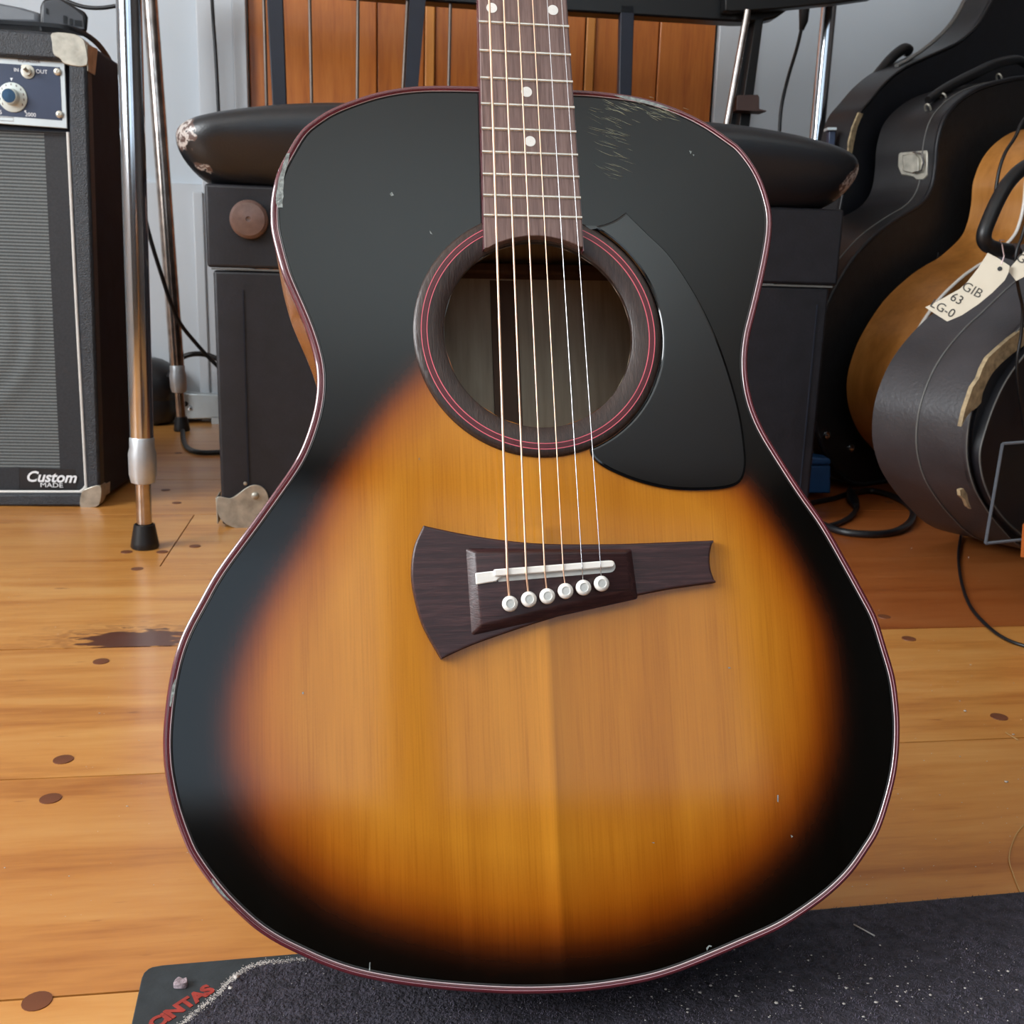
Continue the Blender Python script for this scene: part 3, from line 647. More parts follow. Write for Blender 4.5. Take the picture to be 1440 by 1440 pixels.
# shell: front frame bars and a closed cabinet behind
outl = AR([(LX, 18), (100, 47), (112, 52), (118, 62), (121, 100), (141, 690), (137, 707), (126, 713), (LX, 713)])
outl = [Vector((p.x, p.y, max(p.z, .008))) for p in outl]
mb = MB(); ngon(mb, [p+na*.022 for p in outl], na*(DEPA-.022)); mb.build('cabinet', M_tolexs, amp, bevel=.006)
def bar(name, pts, d, mat, th=.024, bev=.005): return MB().prism([p for p in AR(pts, d)], na*th).build(name, mat, amp, bevel=bev)
bar('frame_top', [(LX, 18), (104, 47), (119, 60), (96, 86), (LX, 55)], 0, M_tolex, .03)
bar('frame_side', [(96, 84), (119, 58), (122, 100), (141, 690), (136, 706), (122, 690), (97, 186)], 0, M_tolex, .03)
bar('frame_bottom', [(LX, 694), (118, 694), (136, 704), (128, 713), (LX, 713)], 0, M_tolex, .03)
# control panel
pan = bar('control_panel', [(LX, 52), (90.5, 83.5), (94.6, 180.8), (LX, 150)], -.012, M_panel, .004, .001)
MB().prism(AR([(LX, 68), (84, 94.4), (87.3, 169.4), (LX, 138)], -.0115), na*.002).build('panel_inlay', M_pblue, pan)
for x, y in ((81, 101), (84, 161)):
    p = AP(x, y, -.0115); MB().lathe(p, -na, [(.0058, 0), (.0056, .0022), (.004, .0034), (.0018, .0036), (.0012, .0024), (.0001, .0024)], 16).build('panel_screw', M_nickel, pan)
p = AP(39.5, 101, -.0115)
MB().lathe(p, -na, [(.0105, 0), (.0105, .0016), (.006, .002), (.006, .006), (.0001, .006)], 24).tube([p-na*.004, p-na*.02+ez*.004], [.0022, .0034], 10).build('toggle_switch', M_nickel, pan)
p = AP(18, 137, -.0115)
MB().lathe(p, -na, [(.0225, 0), (.0222, .002), (.013, .0055), (.0118, .016), (.0105, .017)], 40).build('knob', M_ivory, pan)
MB().lathe(p, -na, [(.0105, .016), (.0102, .0172), (.0001, .0174)], 30).build('knob_cap', M_knob, pan)
for k in range(11):
    t = R(215-k*25); q_ = p-na*.0036+ea*math.cos(t)*.0185+ez*math.sin(t)*.0185
    MB().box(q_, ea*.0006, na*.0002, ez*.0018).build('knob_mark', M_brownp, pan)
# a second knob just beyond the edge of the picture
p = AP(-62, 128, -.0115)
MB().lathe(p, -na, [(.0225, 0), (.0222, .002), (.013, .0055), (.0118, .016), (.0105, .017), (.0001, .0174)], 32).build('knob', M_ivory, pan)
exA = (AP(90, 101)-AP(20, 96)).normalized()
textmesh('lettering', 'OUT', .0085, AP(58.5, 101, -.0112), exA, ez, M_print, pan)
textmesh('lettering', 'IN', .0075, AP(23, 98.5, -.0112), exA, ez, M_print, pan)
textmesh('lettering', '2000', .0085, AP(43, 161.5, -.0112), exA, ez, M_print, pan)
textmesh('lettering', '5', .0085, AP(1, 158, -.0112), exA, ez, M_print, pan)
textmesh('lettering', 'EQUALIZER', .0065, AP(41, 86, -.0117), exA, ez, M_brownp, pan)
MB().prism(AR([(14, 109.5), (18, 109.5), (16, 114)], -.0112), na*.0004).build('pointer_mark', M_print, pan)
MB().prism(AR([(34.5, 155), (37, 155.5), (36, 157.8), (34, 157)], -.0112), na*.0004).build('pointer_mark', M_print, pan)
mb = MB()
for a_, b_ in (((-10, 163.4), (19, 164.9)), ((-10, 168.6), (19, 170.2)), ((18.4, 164.9), (19, 170.2))): mb.prism(AR([a_, b_, (b_[0]+.4, b_[1]+.7), (a_[0]+.4, a_[1]+.7)], -.0117), na*.0003)
mb.build('printed_box', M_brownp, pan)
# grille cloth: gently pushed out by the speaker surround behind it
g0 = (LX, 168); gx = []
c00, c10, c01, c11 = AP(LX, 172, -.016), AP(96.5, 189, -.016), AP(LX, 692, -.016), AP(121, 688, -.016)
spc = AP(-110, 450, -.016)
mb = MB(); nx, ny = 90, 60; vs = []
for j in range(ny+1):
    for i in range(nx+1):
        q = (c00*(1-i/nx)+c10*(i/nx))*(1-j/ny)+(c01*(1-i/nx)+c11*(i/nx))*(j/ny)
        d = (q-spc).length; h_ = .0035*math.exp(-((d-.178)/.012)**2)+.0025*math.exp(-((d-.14)/.012)**2)
        vs.append(q-na*h_)
mb.add(vs, [(j*(nx+1)+i, j*(nx+1)+i+1, (j+1)*(nx+1)+i+1, (j+1)*(nx+1)+i) for j in range(ny) for i in range(nx)]); mb.build('grille_cloth', M_cloth, amp, smooth=0)
MB().prism(AR([(62, 186), (96.5, 189), (121, 688), (86, 690)], -.0155), -na*.0006).build('grille_shade_band', M_cloth2, amp)  # darker strip over the cloth paints the shade beside its light patch
MB().prism(AR([(LX, 672), (27, 657), (27, 690), (LX, 692)], -.0155), -na*.0006).build('grille_shade_band', M_cloth2, amp)
pth = crom([AP(x, y, -.008) for x, y in ((95.5, 186), (101, 300), (108.5, 450), (120.5, 672), (120, 684), (114, 690.5), (104, 691.5), (0, 691.5), (LX, 691.5))], 5)
MB().tube(pth, .0026, 8).build('piping', M_pipe, amp)
MB().tube([AP(LX, 172, -.008), AP(95.5, 187, -.008)], .0016, 6).build('panel_gap_bead', M_dark, amp)
bd = MB().prism(AR([(27, 658), (106, 660), (108, 688), (27, 688)], -.0145), na*.002).build('badge', M_charc, amp)
exB = (AP(108, 672)-AP(34, 670)).normalized()
textmesh('lettering', 'Custom', .026, AP(71, 671.5, -.0125), exB, ez, M_print, bd, shear=.35, bold=.0006)
textmesh('lettering', 'MADE', .0115, AP(72.5, 682.5, -.0122), exB*1.25, ez, M_print, bd)
# metal corners
def corner(pts, side, d=.0015, name='corner_protector'):
    mb = MB(); poly = crom(AR(pts, d), 3, True); ngon(mb, poly, na*.03)
    mb.prism([p for p in side], ea*.002); return mb.build(name, M_nickel, amp, bevel=.003)
sd0 = [AP(121, 62)+na*.0, AP(122.5, 100), AP(122.5, 100)+na*.035, AP(121, 58)+na*.055]
corner([(73, 46), (100, 47), (113, 52), (120, 62), (122, 92), (92, 90), (84, 82), (75, 76), (73, 60)], sd0)
sd1 = [AP(140.5, 684), AP(141, 700), AP(141, 702)+na*.05, AP(140.5, 686)+na*.055]
corner([(114, 694), (122, 687), (141, 683), (142, 700), (138, 711), (128, 714), (113, 714)], sd1)
for k in (-.05, -.55):
    for dd in (.05, .24): 
        q_ = ao+ea*k+na*dd; MB().lathe((q_.x, q_.y, 0), ez, [(.018, 0), (.018, .009), (.0001, .0095)], 16).build('rubber_foot', M_rub, amp)
# things on the amplifier
def pix_prism(pts, Y, th, n=0, nrm=None):          # outline seen at depth Y, given real thickness away from the eye
    nrm = nrm or Vector((0, 1, 0)); o = Vector((0, Y, 0)); poly = [ON(x, y, o, nrm) for x, y in pts]
    return ngon(MB(), crom(poly, n, True) if n else poly, nrm.normalized()*th)
dn = Vector((-.42, .9, 0)).normalized()
zt = AP(60, 46).z
unit = thing('effects_unit', 'small grey box with slots and black rounded frame standing on top of the amplifier', 'box', Vector((-.80, 1.82, zt)))
def UN(x, y, d=0): return ON(x, y, Vector((-.80, 1.80, 0))+dn*d, dn)
fr = [UN(x, y) for x, y in ((56, 36), (57, 8), (61, -1), (80, -6), (108, 10), (120, 16), (124, 24), (122.5, 44), (110, 42))]
ngon(MB(), fr, dn*.05).build('housing', M_charc, unit, bevel=.004)
fc = ngon(MB(), [UN(x, y, -.002) for x, y in ((60, 33), (60.5, 8), (64, 2), (82, -2), (106, 13), (117, 22), (119, 42), (108, 40))], dn*.003).build('face_plate', M_gun, unit, bevel=.001)
for x, y, w, h in ((66, 15, 1.4, 4), (91.5, 27, 2.6, 5.5), (100, 30, 2.2, 4.5), (110, 32, 5, 4)):
    ngon(MB(), [UN(x-w, y-h, -.003), UN(x+w, y-h+1, -.003), UN(x+w, y+h+1, -.003), UN(x-w, y+h, -.003)], dn*.002).build('slot', M_charc, fc)
bx = pix_prism([(-90, 31), (-90, -6), (0, 4), (30, 10), (57, 18), (57, 35)], 1.86, .12).build('case_end', M_gun, None, base=DY(0, 35, 1.86), bevel=.008, seg=3); tag(bx, 'blue-grey rounded case lying on the amplifier behind the small slotted box', 'case')
st_ = crom([DY(x, y, Y) for x, y, Y in ((-200, 6, 1.70), (-40, 29, 1.74), (10, 34, 1.76), (60, 37, 1.78), (100, 43, 1.80), (130, 60, 1.84), (150, 85, 1.88), (162, 112, 1.9))], 4)
mb = MB(); w_ = Vector((0, 1, .2)).normalized()*.018
mb.add([p for p in st_]+[p+w_ for p in st_]+[p+ez*.006 for p in st_]+[p+w_+ez*.006 for p in st_], [(i+k, i+k+1, j+k+1, j+k) for k in range(len(st_)-1) for i, j in ((0, len(st_)), (2*len(st_), 0), (len(st_), 3*len(st_)), (3*len(st_), 2*len(st_)))])
tag(mb.build('strap', M_charc, None, base=Vector(st_[10]), smooth=60), 'dark woven strap lying along the top of the amplifier and down its corner', 'strap')
cp = crom([DY(x, y, 2.0) for x, y in ((84, -4), (100, 4), (120, 10), (145, 11), (175, 6))], 5)
tag(MB().tube(cp, .0036, 8).build('cable', M_rub, None, base=cp[0], smooth=60), 'black cable running from the slotted box towards the chrome tubes at the upper left', 'cable')

# ------------------------------------------------------------------ CHROME-LEGGED STAND (front-left, rear-left and rear-right legs are in view)
def leg_line(xt, yt, xb, yb, top=1.05, Y=None):
    b = G(xb, yb); d = ray(xt, yt); t = DY(xt, yt, b.y); dirv = (t-b); dirv = dirv/dirv.z
    return b, b+dirv*top
sb, stp = leg_line(181, 0, 204, 770); rb, rtp = leg_line(211, 0, 256, 606); Yr = 2.42
rr_b = Vector((DY(1128, 340, Yr).x, Yr, 0)); q_ = DY(1166, 8, Yr); q2 = DY(1149, 190, Yr); dv = (q_-q2)/(q_.z-q2.z); rr_b = q2-dv*q2.z; rr_t = q2+dv*(1.05-q2.z)
stand = thing('chrome_stand', 'tall stand on chrome tube legs with silver collars and black rubber tips, at the left', 'stand', sb)
def cleg(b, t, col, r=.0165, rc=.0185, foot=True):
    d = (t-b).normalized(); L = (t-b).length
    lg = MB().tube([b+d*.115, t], r, 28).build('leg', col, stand, smooth=60)
    MB().tube([b+d*.02, b+d*.12], r*.66, 20).build('inner_tube', M_chromer, lg, smooth=60)
    MB().lathe(b, d, [(r*.68, .098), (r*1.02, .100), (r*1.18, .112), (r*1.2, .143), (r*1.06, .152), (r*1.06, .165), (r*1.0, .167)], 32).build('collar', M_alu, lg, smooth=40)
    MB().lathe((b.x, b.y, 0), d, [(.0001, 0), (.019, 0), (.0205, .003), (.0195, .010), (.0150, .036), (.0128, .037), (.0128, .03)], 28).build('rubber_tip', M_rub, lg, smooth=40)
cleg(sb, stp, M_chrome); cleg(rb, rtp, M_chromer, .0175); cleg(rr_b, rr_t, M_chrome, .0165)
MB().tube([stp, rtp, rr_t], .0165, 20).build('top_rail', M_chrome, stand, smooth=60)
# ------------------------------------------------------------------ BLACK UPHOLSTERED BENCH
BC = 1.665
def BP_(x, y, d=0.0): return E2(x, y, BC-d)
bl = BP_(309, 741); br = BP_(1150, 760)
aL_, aR_ = E2(304, 560, BC).dot(e1), E2(1170, 405, BC).dot(e1)
zS = BP_(340, 379).z; zT = BP_(340, 260).z
DB = .36
bench = thing('upholstered_bench', 'wide black bench with puffy torn vinyl cushion and worn metal corner, standing behind the guitar', 'bench', room_pt((aL_+aR_)/2, BC+DB/2, 0))
def rbox(name, a0, a1, c0, c1, z0, z1, mat, parent, bev=.005, label=None):
    return MB().box(room_pt((a0+a1)/2, (c0+c1)/2, (z0+z1)/2), e1*((a1-a0)/2), e2*((c1-c0)/2), ez*((z1-z0)/2)).build(name, mat, parent, bevel=bev, seg=3, label=label)
a = N('scuffed_black_covering'); v = a.coords(); n_ = a.noise(v, 34, 5, .7); n2_ = a.noise(a.coords((1, 1, .2)), 90, 4, .75)
c_ = a.ramp(n_, [(.3, lin((17, 17, 22))), (.7, lin((29, 28, 35)))]); c_ = a.mix(c_, lin((150, 146, 142)), a.ramp(n2_, [(.74, (0, 0, 0, 1)), (.80, (.7, .7, .7, 1))])); a.col(c_)
a.b.inputs['Roughness'].default_value = .55; a.bump(a.noise(v, 260, 3), .4, .001); M_scuff = a.m
lowb = rbox('lower_box', aL_+.002, aR_-.004, BC, BC+DB, .004, zS-.002, M_scuff, bench)
rbox('upper_box', aL_-.006, aR_+.008, BC-.004, BC+DB, zS+.002, zT, M_scuff, bench)
MB().box(room_pt((aL_+aR_)/2, BC-.0005, zS), e1*((aR_-aL_)/2), e2*.0012, ez*.0014).build('seam_strip', M_rim, bench)
MB().box(room_pt(E2(346, 560, BC).dot(e1), BC-.0008, zS/2), e1*.0009, e2*.001, ez*(zS/2-.03)).build('edge_strip', M_tolexs, bench)
MB().box(room_pt(E2(1133, 600, BC).dot(e1), BC-.0008, zS/2), e1*.0009, e2*.001, ez*(zS/2-.03)).build('edge_strip', M_tolexs, bench)
p = BP_(351, 309, .004); nb = -e2
MB().lathe(p, nb, [(.0285, 0), (.0290, .006), (.0282, .014), (.024, .0185), (.012, .021), (.004, .0215), (.0034, .0195), (.0001, .019)], 36).build('rubber_button', M_brownb, bench, label='round brown rubber button')
cpz = [(305.5, 699), (323, 701), (334, 695), (345, 687), (356, 682), (367, 684), (375, 692), (378, 706), (374, 724), (362, 738), (344, 744.5), (326, 741), (313, 733), (306, 720)]
cpo = ngon(MB(), crom([BP_(x, y, .0030) for x, y in cpz], 3, True), e2*.0025)
q0 = BP_(305, 700); q1 = BP_(307, 735); cpo.prism([Vector((q0.x, q0.y, q0.z)), Vector((q1.x, q1.y, .006)), Vector((q1.x, q1.y, .006))+e2*.05, Vector((q0.x, q0.y, q0.z))+e2*.05], -e1*.002)
cpo = cpo.build('corner_protector', M_nickel, bench, bevel=.0012, label='worn metal corner protector')
MB().lathe(BP_(359, 697, .0028), nb, [(.0062, 0), (.0055, .003), (.003, .0048), (.0001, .0052)], 18).build('rivet', M_nickel, cpo)
MB().lathe(BP_(345, 680, .0008), nb, [(.0032, 0), (.0024, .0012), (.0001, .0016)], 12).build('rivet', M_nickel, lowb)
# cushion
cz0, cz1 = zT-.001, E2(430, 147, BC+.08).z
ca0, ca1 = E2(242, 210, BC-.03).dot(e1), E2(1220, 250, BC-.03).dot(e1)
hz = cz1-cz0; am, ah = (ca0+ca1)/2, (ca1-ca0)/2; cm = BC+DB/2-.012; ch = DB/2+.032
prof = [(.080, .0), (.052, .0), (.040, .03), (.024, .13), (.009, .30), (-.002, .50), (-.005, .68), (-.003, .80), (.006, .89), (.024, .945), (.06, .98), (.12, 1.), (.17, 1.)]
NS = 96; vs = []
for d_, z_ in prof:
    rc = .05*max(.25, 1-d_*3)
    for j in range(NS):
        # rounded rectangle, point by angle on a superellipse of high power
        t = 2*math.pi*j/NS; c0, s0 = math.cos(t), math.sin(t)
        A_ = ah-d_; B_ = ch-d_*.9
        x_ = math.copysign(abs(c0)**.22, c0)*A_; y_ = math.copysign(abs(s0)**.22, s0)*B_
        u_ = abs(x_)/ah
        zz = cz0+hz*z_*(1-.26*max(0, (u_-.45)/.55)**1.8)
        vs.append(room_pt(am+x_, cm+y_, zz))
fs = [(i*NS+j, i*NS+(j+1) % NS, (i+1)*NS+(j+1) % NS, (i+1)*NS+j) for i in range(len(prof)-1) for j in range(NS)]+[tuple(range(NS)), tuple(range((len(prof)-1)*NS, len(prof)*NS))]
bb = Vector(bench.location)
tears = [(E2(258, 186, BC-.01)-bb, .030), (E2(272, 190, BC-.02)-bb, .018), (E2(293, 249, BC-.01)-bb, .019), (E2(280, 240, BC-.01)-bb, .014), (E2(1200, 250, BC-.005)-bb, .030), (E2(1190, 278, BC-.005)-bb, .028), (E2(1198, 265, BC-.015)-bb, .03)]
MB().add(vs, fs).build('cushion', cushion_mat([(tuple(p), r) for p, r in tears]), bench, smooth=80, subsurf=1)

# ------------------------------------------------------------------ BLACK RACK WITH THIN RODS, behind the bench
RC = 2.20
def RP(x, y, d=0.0): return E2(x, y, RC-d)
rack = thing('keyboard_rack', 'black metal rack with flat posts and thin grey rods in front of the orange door', 'rack', room_pt(RP(640, 300).dot(e1), RC, 0))
zR = RP(800, 16).z
def post(name, x0t, x1t, x0b, x1b, yt, yb, th, mat, d=0, bev=.002):
    # follow the visible edges down to the floor
    tl, tr, bl_, br_ = RP(x0t, yt, d), RP(x1t, yt, d), RP(x0b, yb, d), RP(x1b, yb, d)
    def dn_(t, b): k = (b-t)/(t.z-b.z); return b+k*b.z, t-k*(zR+.02-t.z)
    l0, l1 = dn_(tl, bl_); r0, r1 = dn_(tr, br_); l0.z = r0.z = 0; l1.z = r1.z = zR+.02
    return MB().prism([l0, r0, r1, l1], e2*th).build(name, mat, rack, bevel=bev)
post('post', 375, 398, 382, 402.5, 0, 130, .02, M_rack)
post('post', 576, 598.5, 570, 588.5, 0, 118, .02, M_rack)
post('post', 872.5, 892, 870.5, 888.5, 25, 130, .02, M_rack)
post('post', 1061, 1073, 1039, 1054, 35, 180, .03, M_black)
post('post', 1045, 1061, 1026, 1040, 35, 180, .012, M_black, -.03)
for xt, yt, xb, yb in ((371, 0, 374.5, 130), (435.5, 0, 438, 130), (503.5, 0, 502.5, 130), (633.5, 4, 631, 118), (573, 0, 567, 118)):
    t, b = RP(xt, yt, -.01), RP(xb, yb, -.01); k = (b-t)/(t.z-b.z); b0 = b+k*(b.z-.02); t0 = t-k*(zR+.01-t.z)
    MB().tube([b0, t0], .0034, 10).build('rod', M_rod, rack, smooth=60)
t, b = RP(1050, 22, .03), RP(1021, 182, .03); k = (b-t)/(t.z-b.z)
MB().tube([b+k*(b.z-.02), t-k*.01], .0075, 16).build('chrome_rod', M_chromer, rack, smooth=60)
pix = [RP(x, y, .035) for x, y in ((1037, 134), (1066, 133), (1068, 137), (1068, 153), (1078, 155.5), (1078, 157), (1036, 155))]
ngon(MB(), pix, e2*.04).build('bracket', M_brown, rack, bevel=.002)
bm_ = [RP(x, y) for x, y in ((300, -150), (300, -22), (594, 1), (793, 15.5), (1037, 30.5), (1072, 30), (1092, 25), (1106, 15), (1113, 0), (1113, -150))]
ngon(MB(), bm_, e2*.045).build('top_body', M_black, rack, bevel=.004)
bm_ = [RP(x, y, .03) for x, y in ((1020, -120), (1020, 15), (1028, 17), (1090, 13), (1180, 4), (1230, -3), (1230, -120))]
ngon(MB(), bm_, e2*.03).build('end_flange', M_black, rack, bevel=.003)
MB().box(room_pt(RP(640, 300).dot(e1), RC+.03, .02), e1*.40, e2*.015, ez*.02).build('base_rail', M_rack, rack, bevel=.003)
# cable with plug hanging at the right of the rack
pc = crom([E2(x, y, 2.5) for x, y in ((1131, -8), (1131, 12), (1127, 40), (1120, 70), (1108, 110), (1099, 150), (1096, 190), (1094, 260), (1090, 420))], 5)
cab = tag(MB().tube(pc, .0042, 8).build('cable', M_rub, None, base=pc[0], smooth=60), 'black cable with a plug hanging beside the right chrome tube', 'cable')
MB().tube([E2(1131, 3, 2.5), E2(1131, 14, 2.5), E2(1130, 30, 2.5), E2(1127, 42, 2.5)], [.0105, .0125, .0105, .006], 12).build('plug', M_rub, cab, smooth=50)
pc = crom([E2(x, y, 2.8) for x, y in ((297, -20), (300, 30), (303.5, 80), (307, 150), (309, 220), (310, 330))], 4)
tag(MB().tube(pc, .0045, 8).build('cable', M_charc, None, base=pc[0], smooth=60), 'thin dark cord hanging down the white wall left of the door', 'cord')

# ------------------------------------------------------------------ INSTRUMENT CASES leaning in a row at the right
nC = Vector((.6, -.8, 0)); tC = Vector((-.8, -.6, 0))       # face normal, and the way their narrow sides look
def CP(x, y, k):
    p = ON(x, y, nC*k, nC); p.z = max(p.z, .004); return p
def case_body(root, pts, k, depth, m_side, m_face, m_rim, inset_=.010, n=4, rim=.0028, seam=None):
    face = crom([CP(x, y, k) for x, y in pts], n, True)
    for p in face: p.z = max(p.z, .004)
    mb = MB(); m_ = len(face); back = [p-nC*depth for p in face]
    mb.add(face+back, [(i, (i+1) % m_, (i+1) % m_+m_, i+m_) for i in range(m_)]); 
    ngon(mb, [p-nC*.004 for p in face], -nC*.004); ngon(mb, back, -nC*.003)
    o = mb.build('shell', m_side, root, smooth=50)
    cen = sum(face, Vector())/m_
    fi = [p+(cen-p).normalized()*inset_ for p in face]
    ngon(MB(), [p+nC*.001 for p in fi], -nC*.004).build('face_panel', m_face, root, bevel=.001)
    MB().tube(face, rim, 8, closed=True).build('edge_rim', m_rim, root, smooth=70)
    if seam:
        MB().tube([p-nC*depth*seam+(p-cen).normalized()*.0006 for p in face], .0014, 6, closed=True).build('lid_seam', M_rim, root, smooth=70)
    return o
KA, KB, KC = -1.252, -1.415, -.744
# the front rounded case
cc_ = G(1400, 800)
caseC = thing('instrument_case', 'rounded grey-black case with thick handle, paper tags and torn beige edge, nearest at the right', 'case', Vector((cc_.x, cc_.y, 0)))
CF = [(1640, 330), (1560, 350), (1500, 398), (1455, 442), (1430, 466), (1405, 496), (1385, 528), (1369, 568), (1361, 605), (1360, 644), (1368, 680), (1382, 708), (1404, 738), (1438, 770), (1485, 798), (1550, 812), (1620, 800), (1680, 730), (1720, 600), (1700, 420)]
case_body(caseC, CF, KC, .147, M_caseg, M_casein, M_rim, .012, rim=.0012, seam=.52)
rg = [(1600, 380), (1520, 420), (1470, 465), (1440, 500), (1415, 535), (1398, 570), (1386, 604), (1378, 636), (1380, 664), (1388, 690), (1402, 716), (1425, 742), (1460, 766), (1520, 786), (1600, 774), (1660, 720), (1690, 600), (1660, 450)]
rp_ = crom([CP(x, y, KC+.012) for x, y in rg], 4, True)
ngon(MB(), rp_, -nC*.012).build('lid_panel', M_casein, caseC)
MB().tube(rp_, .0014, 6, closed=True).build('lid_stitching', M_rim, caseC, smooth=70)
tp = [(1446, 460), (1434, 466), (1420, 476), (1404, 490), (1390, 503), (1382, 518), (1377, 532), (1368, 545), (1363, 560), (1358, 574), (1354, 590), (1352, 600), (1358, 588), (1366, 578), (1373, 574), (1380, 566), (1382, 552), (1388, 538), (1396, 524), (1408, 511), (1422, 499), (1434, 490), (1446, 482)]
ngon(MB(), [CP(x, y, KC+.004) for x, y in tp], -nC*.006).build('torn_edge', M_beige, caseC, label='torn beige fibre edge')
ngon(MB(), [CP(x, y, KC+.003) for x, y in ((1350, 689), (1355, 687), (1360, 694), (1362, 705), (1366, 716), (1361, 712), (1357, 702), (1351, 697))], -nC*.005).build('torn_edge', M_beige, caseC)
kh = KC-.075
hp = crom([CP(x, y, kh) for x, y in ((1480, 216), (1440, 236), (1418, 257), (1404, 280), (1393, 304), (1384, 328), (1386, 342), (1398, 349), (1414, 352), (1428, 356))], 5)
MB().tube(hp, .0105, 14).build('handle', M_rub, caseC, smooth=70)
MB().box(CP(1421, 352, kh), nC*.012, ez*.010, tC*.006).build('handle_mount', M_brown, caseC, bevel=.002)
tg = [(1389, 355.5), (1405, 364), (1420, 374), (1418, 384), (1413, 394), (1395, 412), (1375.5, 428), (1353, 443), (1332, 452), (1316, 442), (1301, 432), (1320, 423), (1335.5, 414), (1350, 406), (1360, 396.7), (1375.5, 377)]
kt = KC-.012; tcn = tC.copy()
to_ = CP(1360, 405, kt)
def TG(x, y, d=0): return ON(x, y, to_+tT*d, tT)
tT = Vector((-.35, -.9, .25)).normalized()
tagp = thing('paper_tag', 'long cream paper tag with pen writing hanging from the handle of the nearest case', 'tag', TG(1405, 364))
card = ngon(MB(), [TG(x, y) for x, y in tg], -tT*.0006).build('card', M_paper, tagp)
exT = (TG(1378, 416)-TG(1357, 405)).normalized(); eyT = tT.cross(exT).normalized()
textmesh('handwriting', 'GIB', .0175, TG(1367, 408, .0004), exT, eyT, M_blackp, card, bold=-.0001)
textmesh('handwriting', '63', .0165, TG(1345.5, 420.5, .0004), exT, eyT, M_blackp, card)
textmesh('handwriting', 'LG-0', .0165, TG(1325.5, 434, .0004), exT, eyT, M_blackp, card)
MB().lathe(TG(1406, 378, .0003), tT, [(.003, 0), (.003, .0004), (.0001, .0004)], 14).build('punched_hole', M_charc, card)
MB().tube([TG(1408, 372), TG(1412, 360), CP(1409, 343, kh+.008), CP(1405, 338, kh+.012), CP(1412, 338, kh)], .0008, 6).build('string_loop', M_white, tagp)
tg2 = thing('paper_tag', 'second cream paper tag half hidden at the right edge beside the long one', 'tag', TG(1424, 372, -.02))
c2_ = ngon(MB(), [TG(x, y, -.01) for x, y in ((1417, 380), (1440, 354), (1470, 330), (1490, 352), (1462, 378), (1429, 395))], -tT*.0006).build('card', M_paper, tg2)
textmesh('handwriting', 'GIB', .0165, TG(1443, 367, -.0095), exT, eyT, M_blackp, c2_)
# blond guitar behind it
kt0 = -1.205; dT = .108
tan = thing('blond_guitar', 'blond wooden guitar seen from its curved side between the two black cases at the right', 'guitar', Vector((CP(1290, 690, kt0+.04).x, CP(1290, 690, kt0+.04).y, 0)))
TL = [(1560, 200), (1500, 178), (1440, 182), (1411, 194), (1386, 219), (1371, 254), (1367.5, 288), (1362, 314), (1352, 335), (1324, 361), (1302, 374), (1278, 391), (1244, 424), (1214, 470), (1199, 507), (1192.5, 540), (1195.6, 574), (1208, 605), (1226, 628), (1255, 655), (1300, 676), (1380, 690), (1450, 680), (1520, 620), (1560, 540), (1555, 460), (1520, 400), (1530, 330), (1570, 260)]
bk = crom([CP(x, y, kt0) for x, y in TL], 5, True); fr_ = [p+nC*dT for p in bk]; m_ = len(bk)
MB().add(bk+fr_, [(i, (i+1) % m_, (i+1) % m_+m_, i+m_) for i in range(m_)]).build('side', M_tan, tan, smooth=70)
ngon(MB(), bk, -nC*.003).build('back', M_tan, tan); ngon(MB(), fr_, nC*.003).build('soundboard', M_tan, tan)
MB().tube(fr_, .0034, 8, closed=True).build('binding', M_bone, tan, smooth=70)
# the big black case with latch
caseA = thing('instrument_case', 'black hourglass guitar case with metal latch and long handle, standing behind the bench end', 'case', Vector((CP(1260, 680, KA).x, CP(1260, 680, KA).y, 0)))
AF = [(1560, 130), (1500, 108), (1440, 109), (1413, 113), (1376, 124), (1348, 142), (1328, 166), (1318, 200), (1315, 235), (1309, 265), (1294, 287), (1265, 305), (1234, 327), (1209, 352), (1188, 380), (1164, 425), (1146, 480), (1140, 540), (1146, 600), (1165, 645), (1200, 680), (1270, 700), (1360, 705), (1450, 680), (1530, 600), (1560, 500), (1545, 400), (1520, 330), (1540, 250), (1575, 180)]
case_body(caseA, AF, KA, .138, M_case, M_caset, M_casein, .006, rim=.0045, seam=.22)
kh = KA-.062
hA = crom([CP(x, y, kh) for x, y in ((1305, 141), (1316, 133), (1340, 119), (1370, 104), (1400, 90), (1430, 84), (1444, 92))], 5)
MB().tube(hA, [.008+.0035*math.sin(math.pi*i/(len(hA)-1)) for i in range(len(hA))], 12).build('handle', M_rub, caseA, smooth=70)
for x, y in ((1305, 153), (1327, 138), (1405, 110)):
    c0 = CP(x, y, kh+.01); MB().tube([c0+(nC*math.cos(t)*.006+(ez*.7+tC*.5)*math.sin(t)*.012) for t in [k*math.pi/6 for k in range(12)]], .0022, 6, closed=True).build('handle_loop', M_nickel, caseA, smooth=70)
lo = CP(1288, 232, KA-.045)
def LP_(x, y, d=0): return ON(x, y, lo+tC*d, tC)
lt = ngon(MB(), [LP_(x, y, .004) for x, y in ((1263, 216), (1268, 211), (1283, 210), (1285, 206), (1305, 205), (1304, 247), (1298, 253), (1288, 253), (1284, 249), (1267, 246), (1262, 234))], -tC*.012).build('latch', M_nickel, caseA, bevel=.002)
ngon(MB(), [LP_(x, y, .010) for x, y in ((1268, 218), (1286, 216), (1292, 222), (1292, 240), (1286, 244), (1270, 241))], -tC*.007).build('latch_plate', M_nickel, lt, bevel=.002)
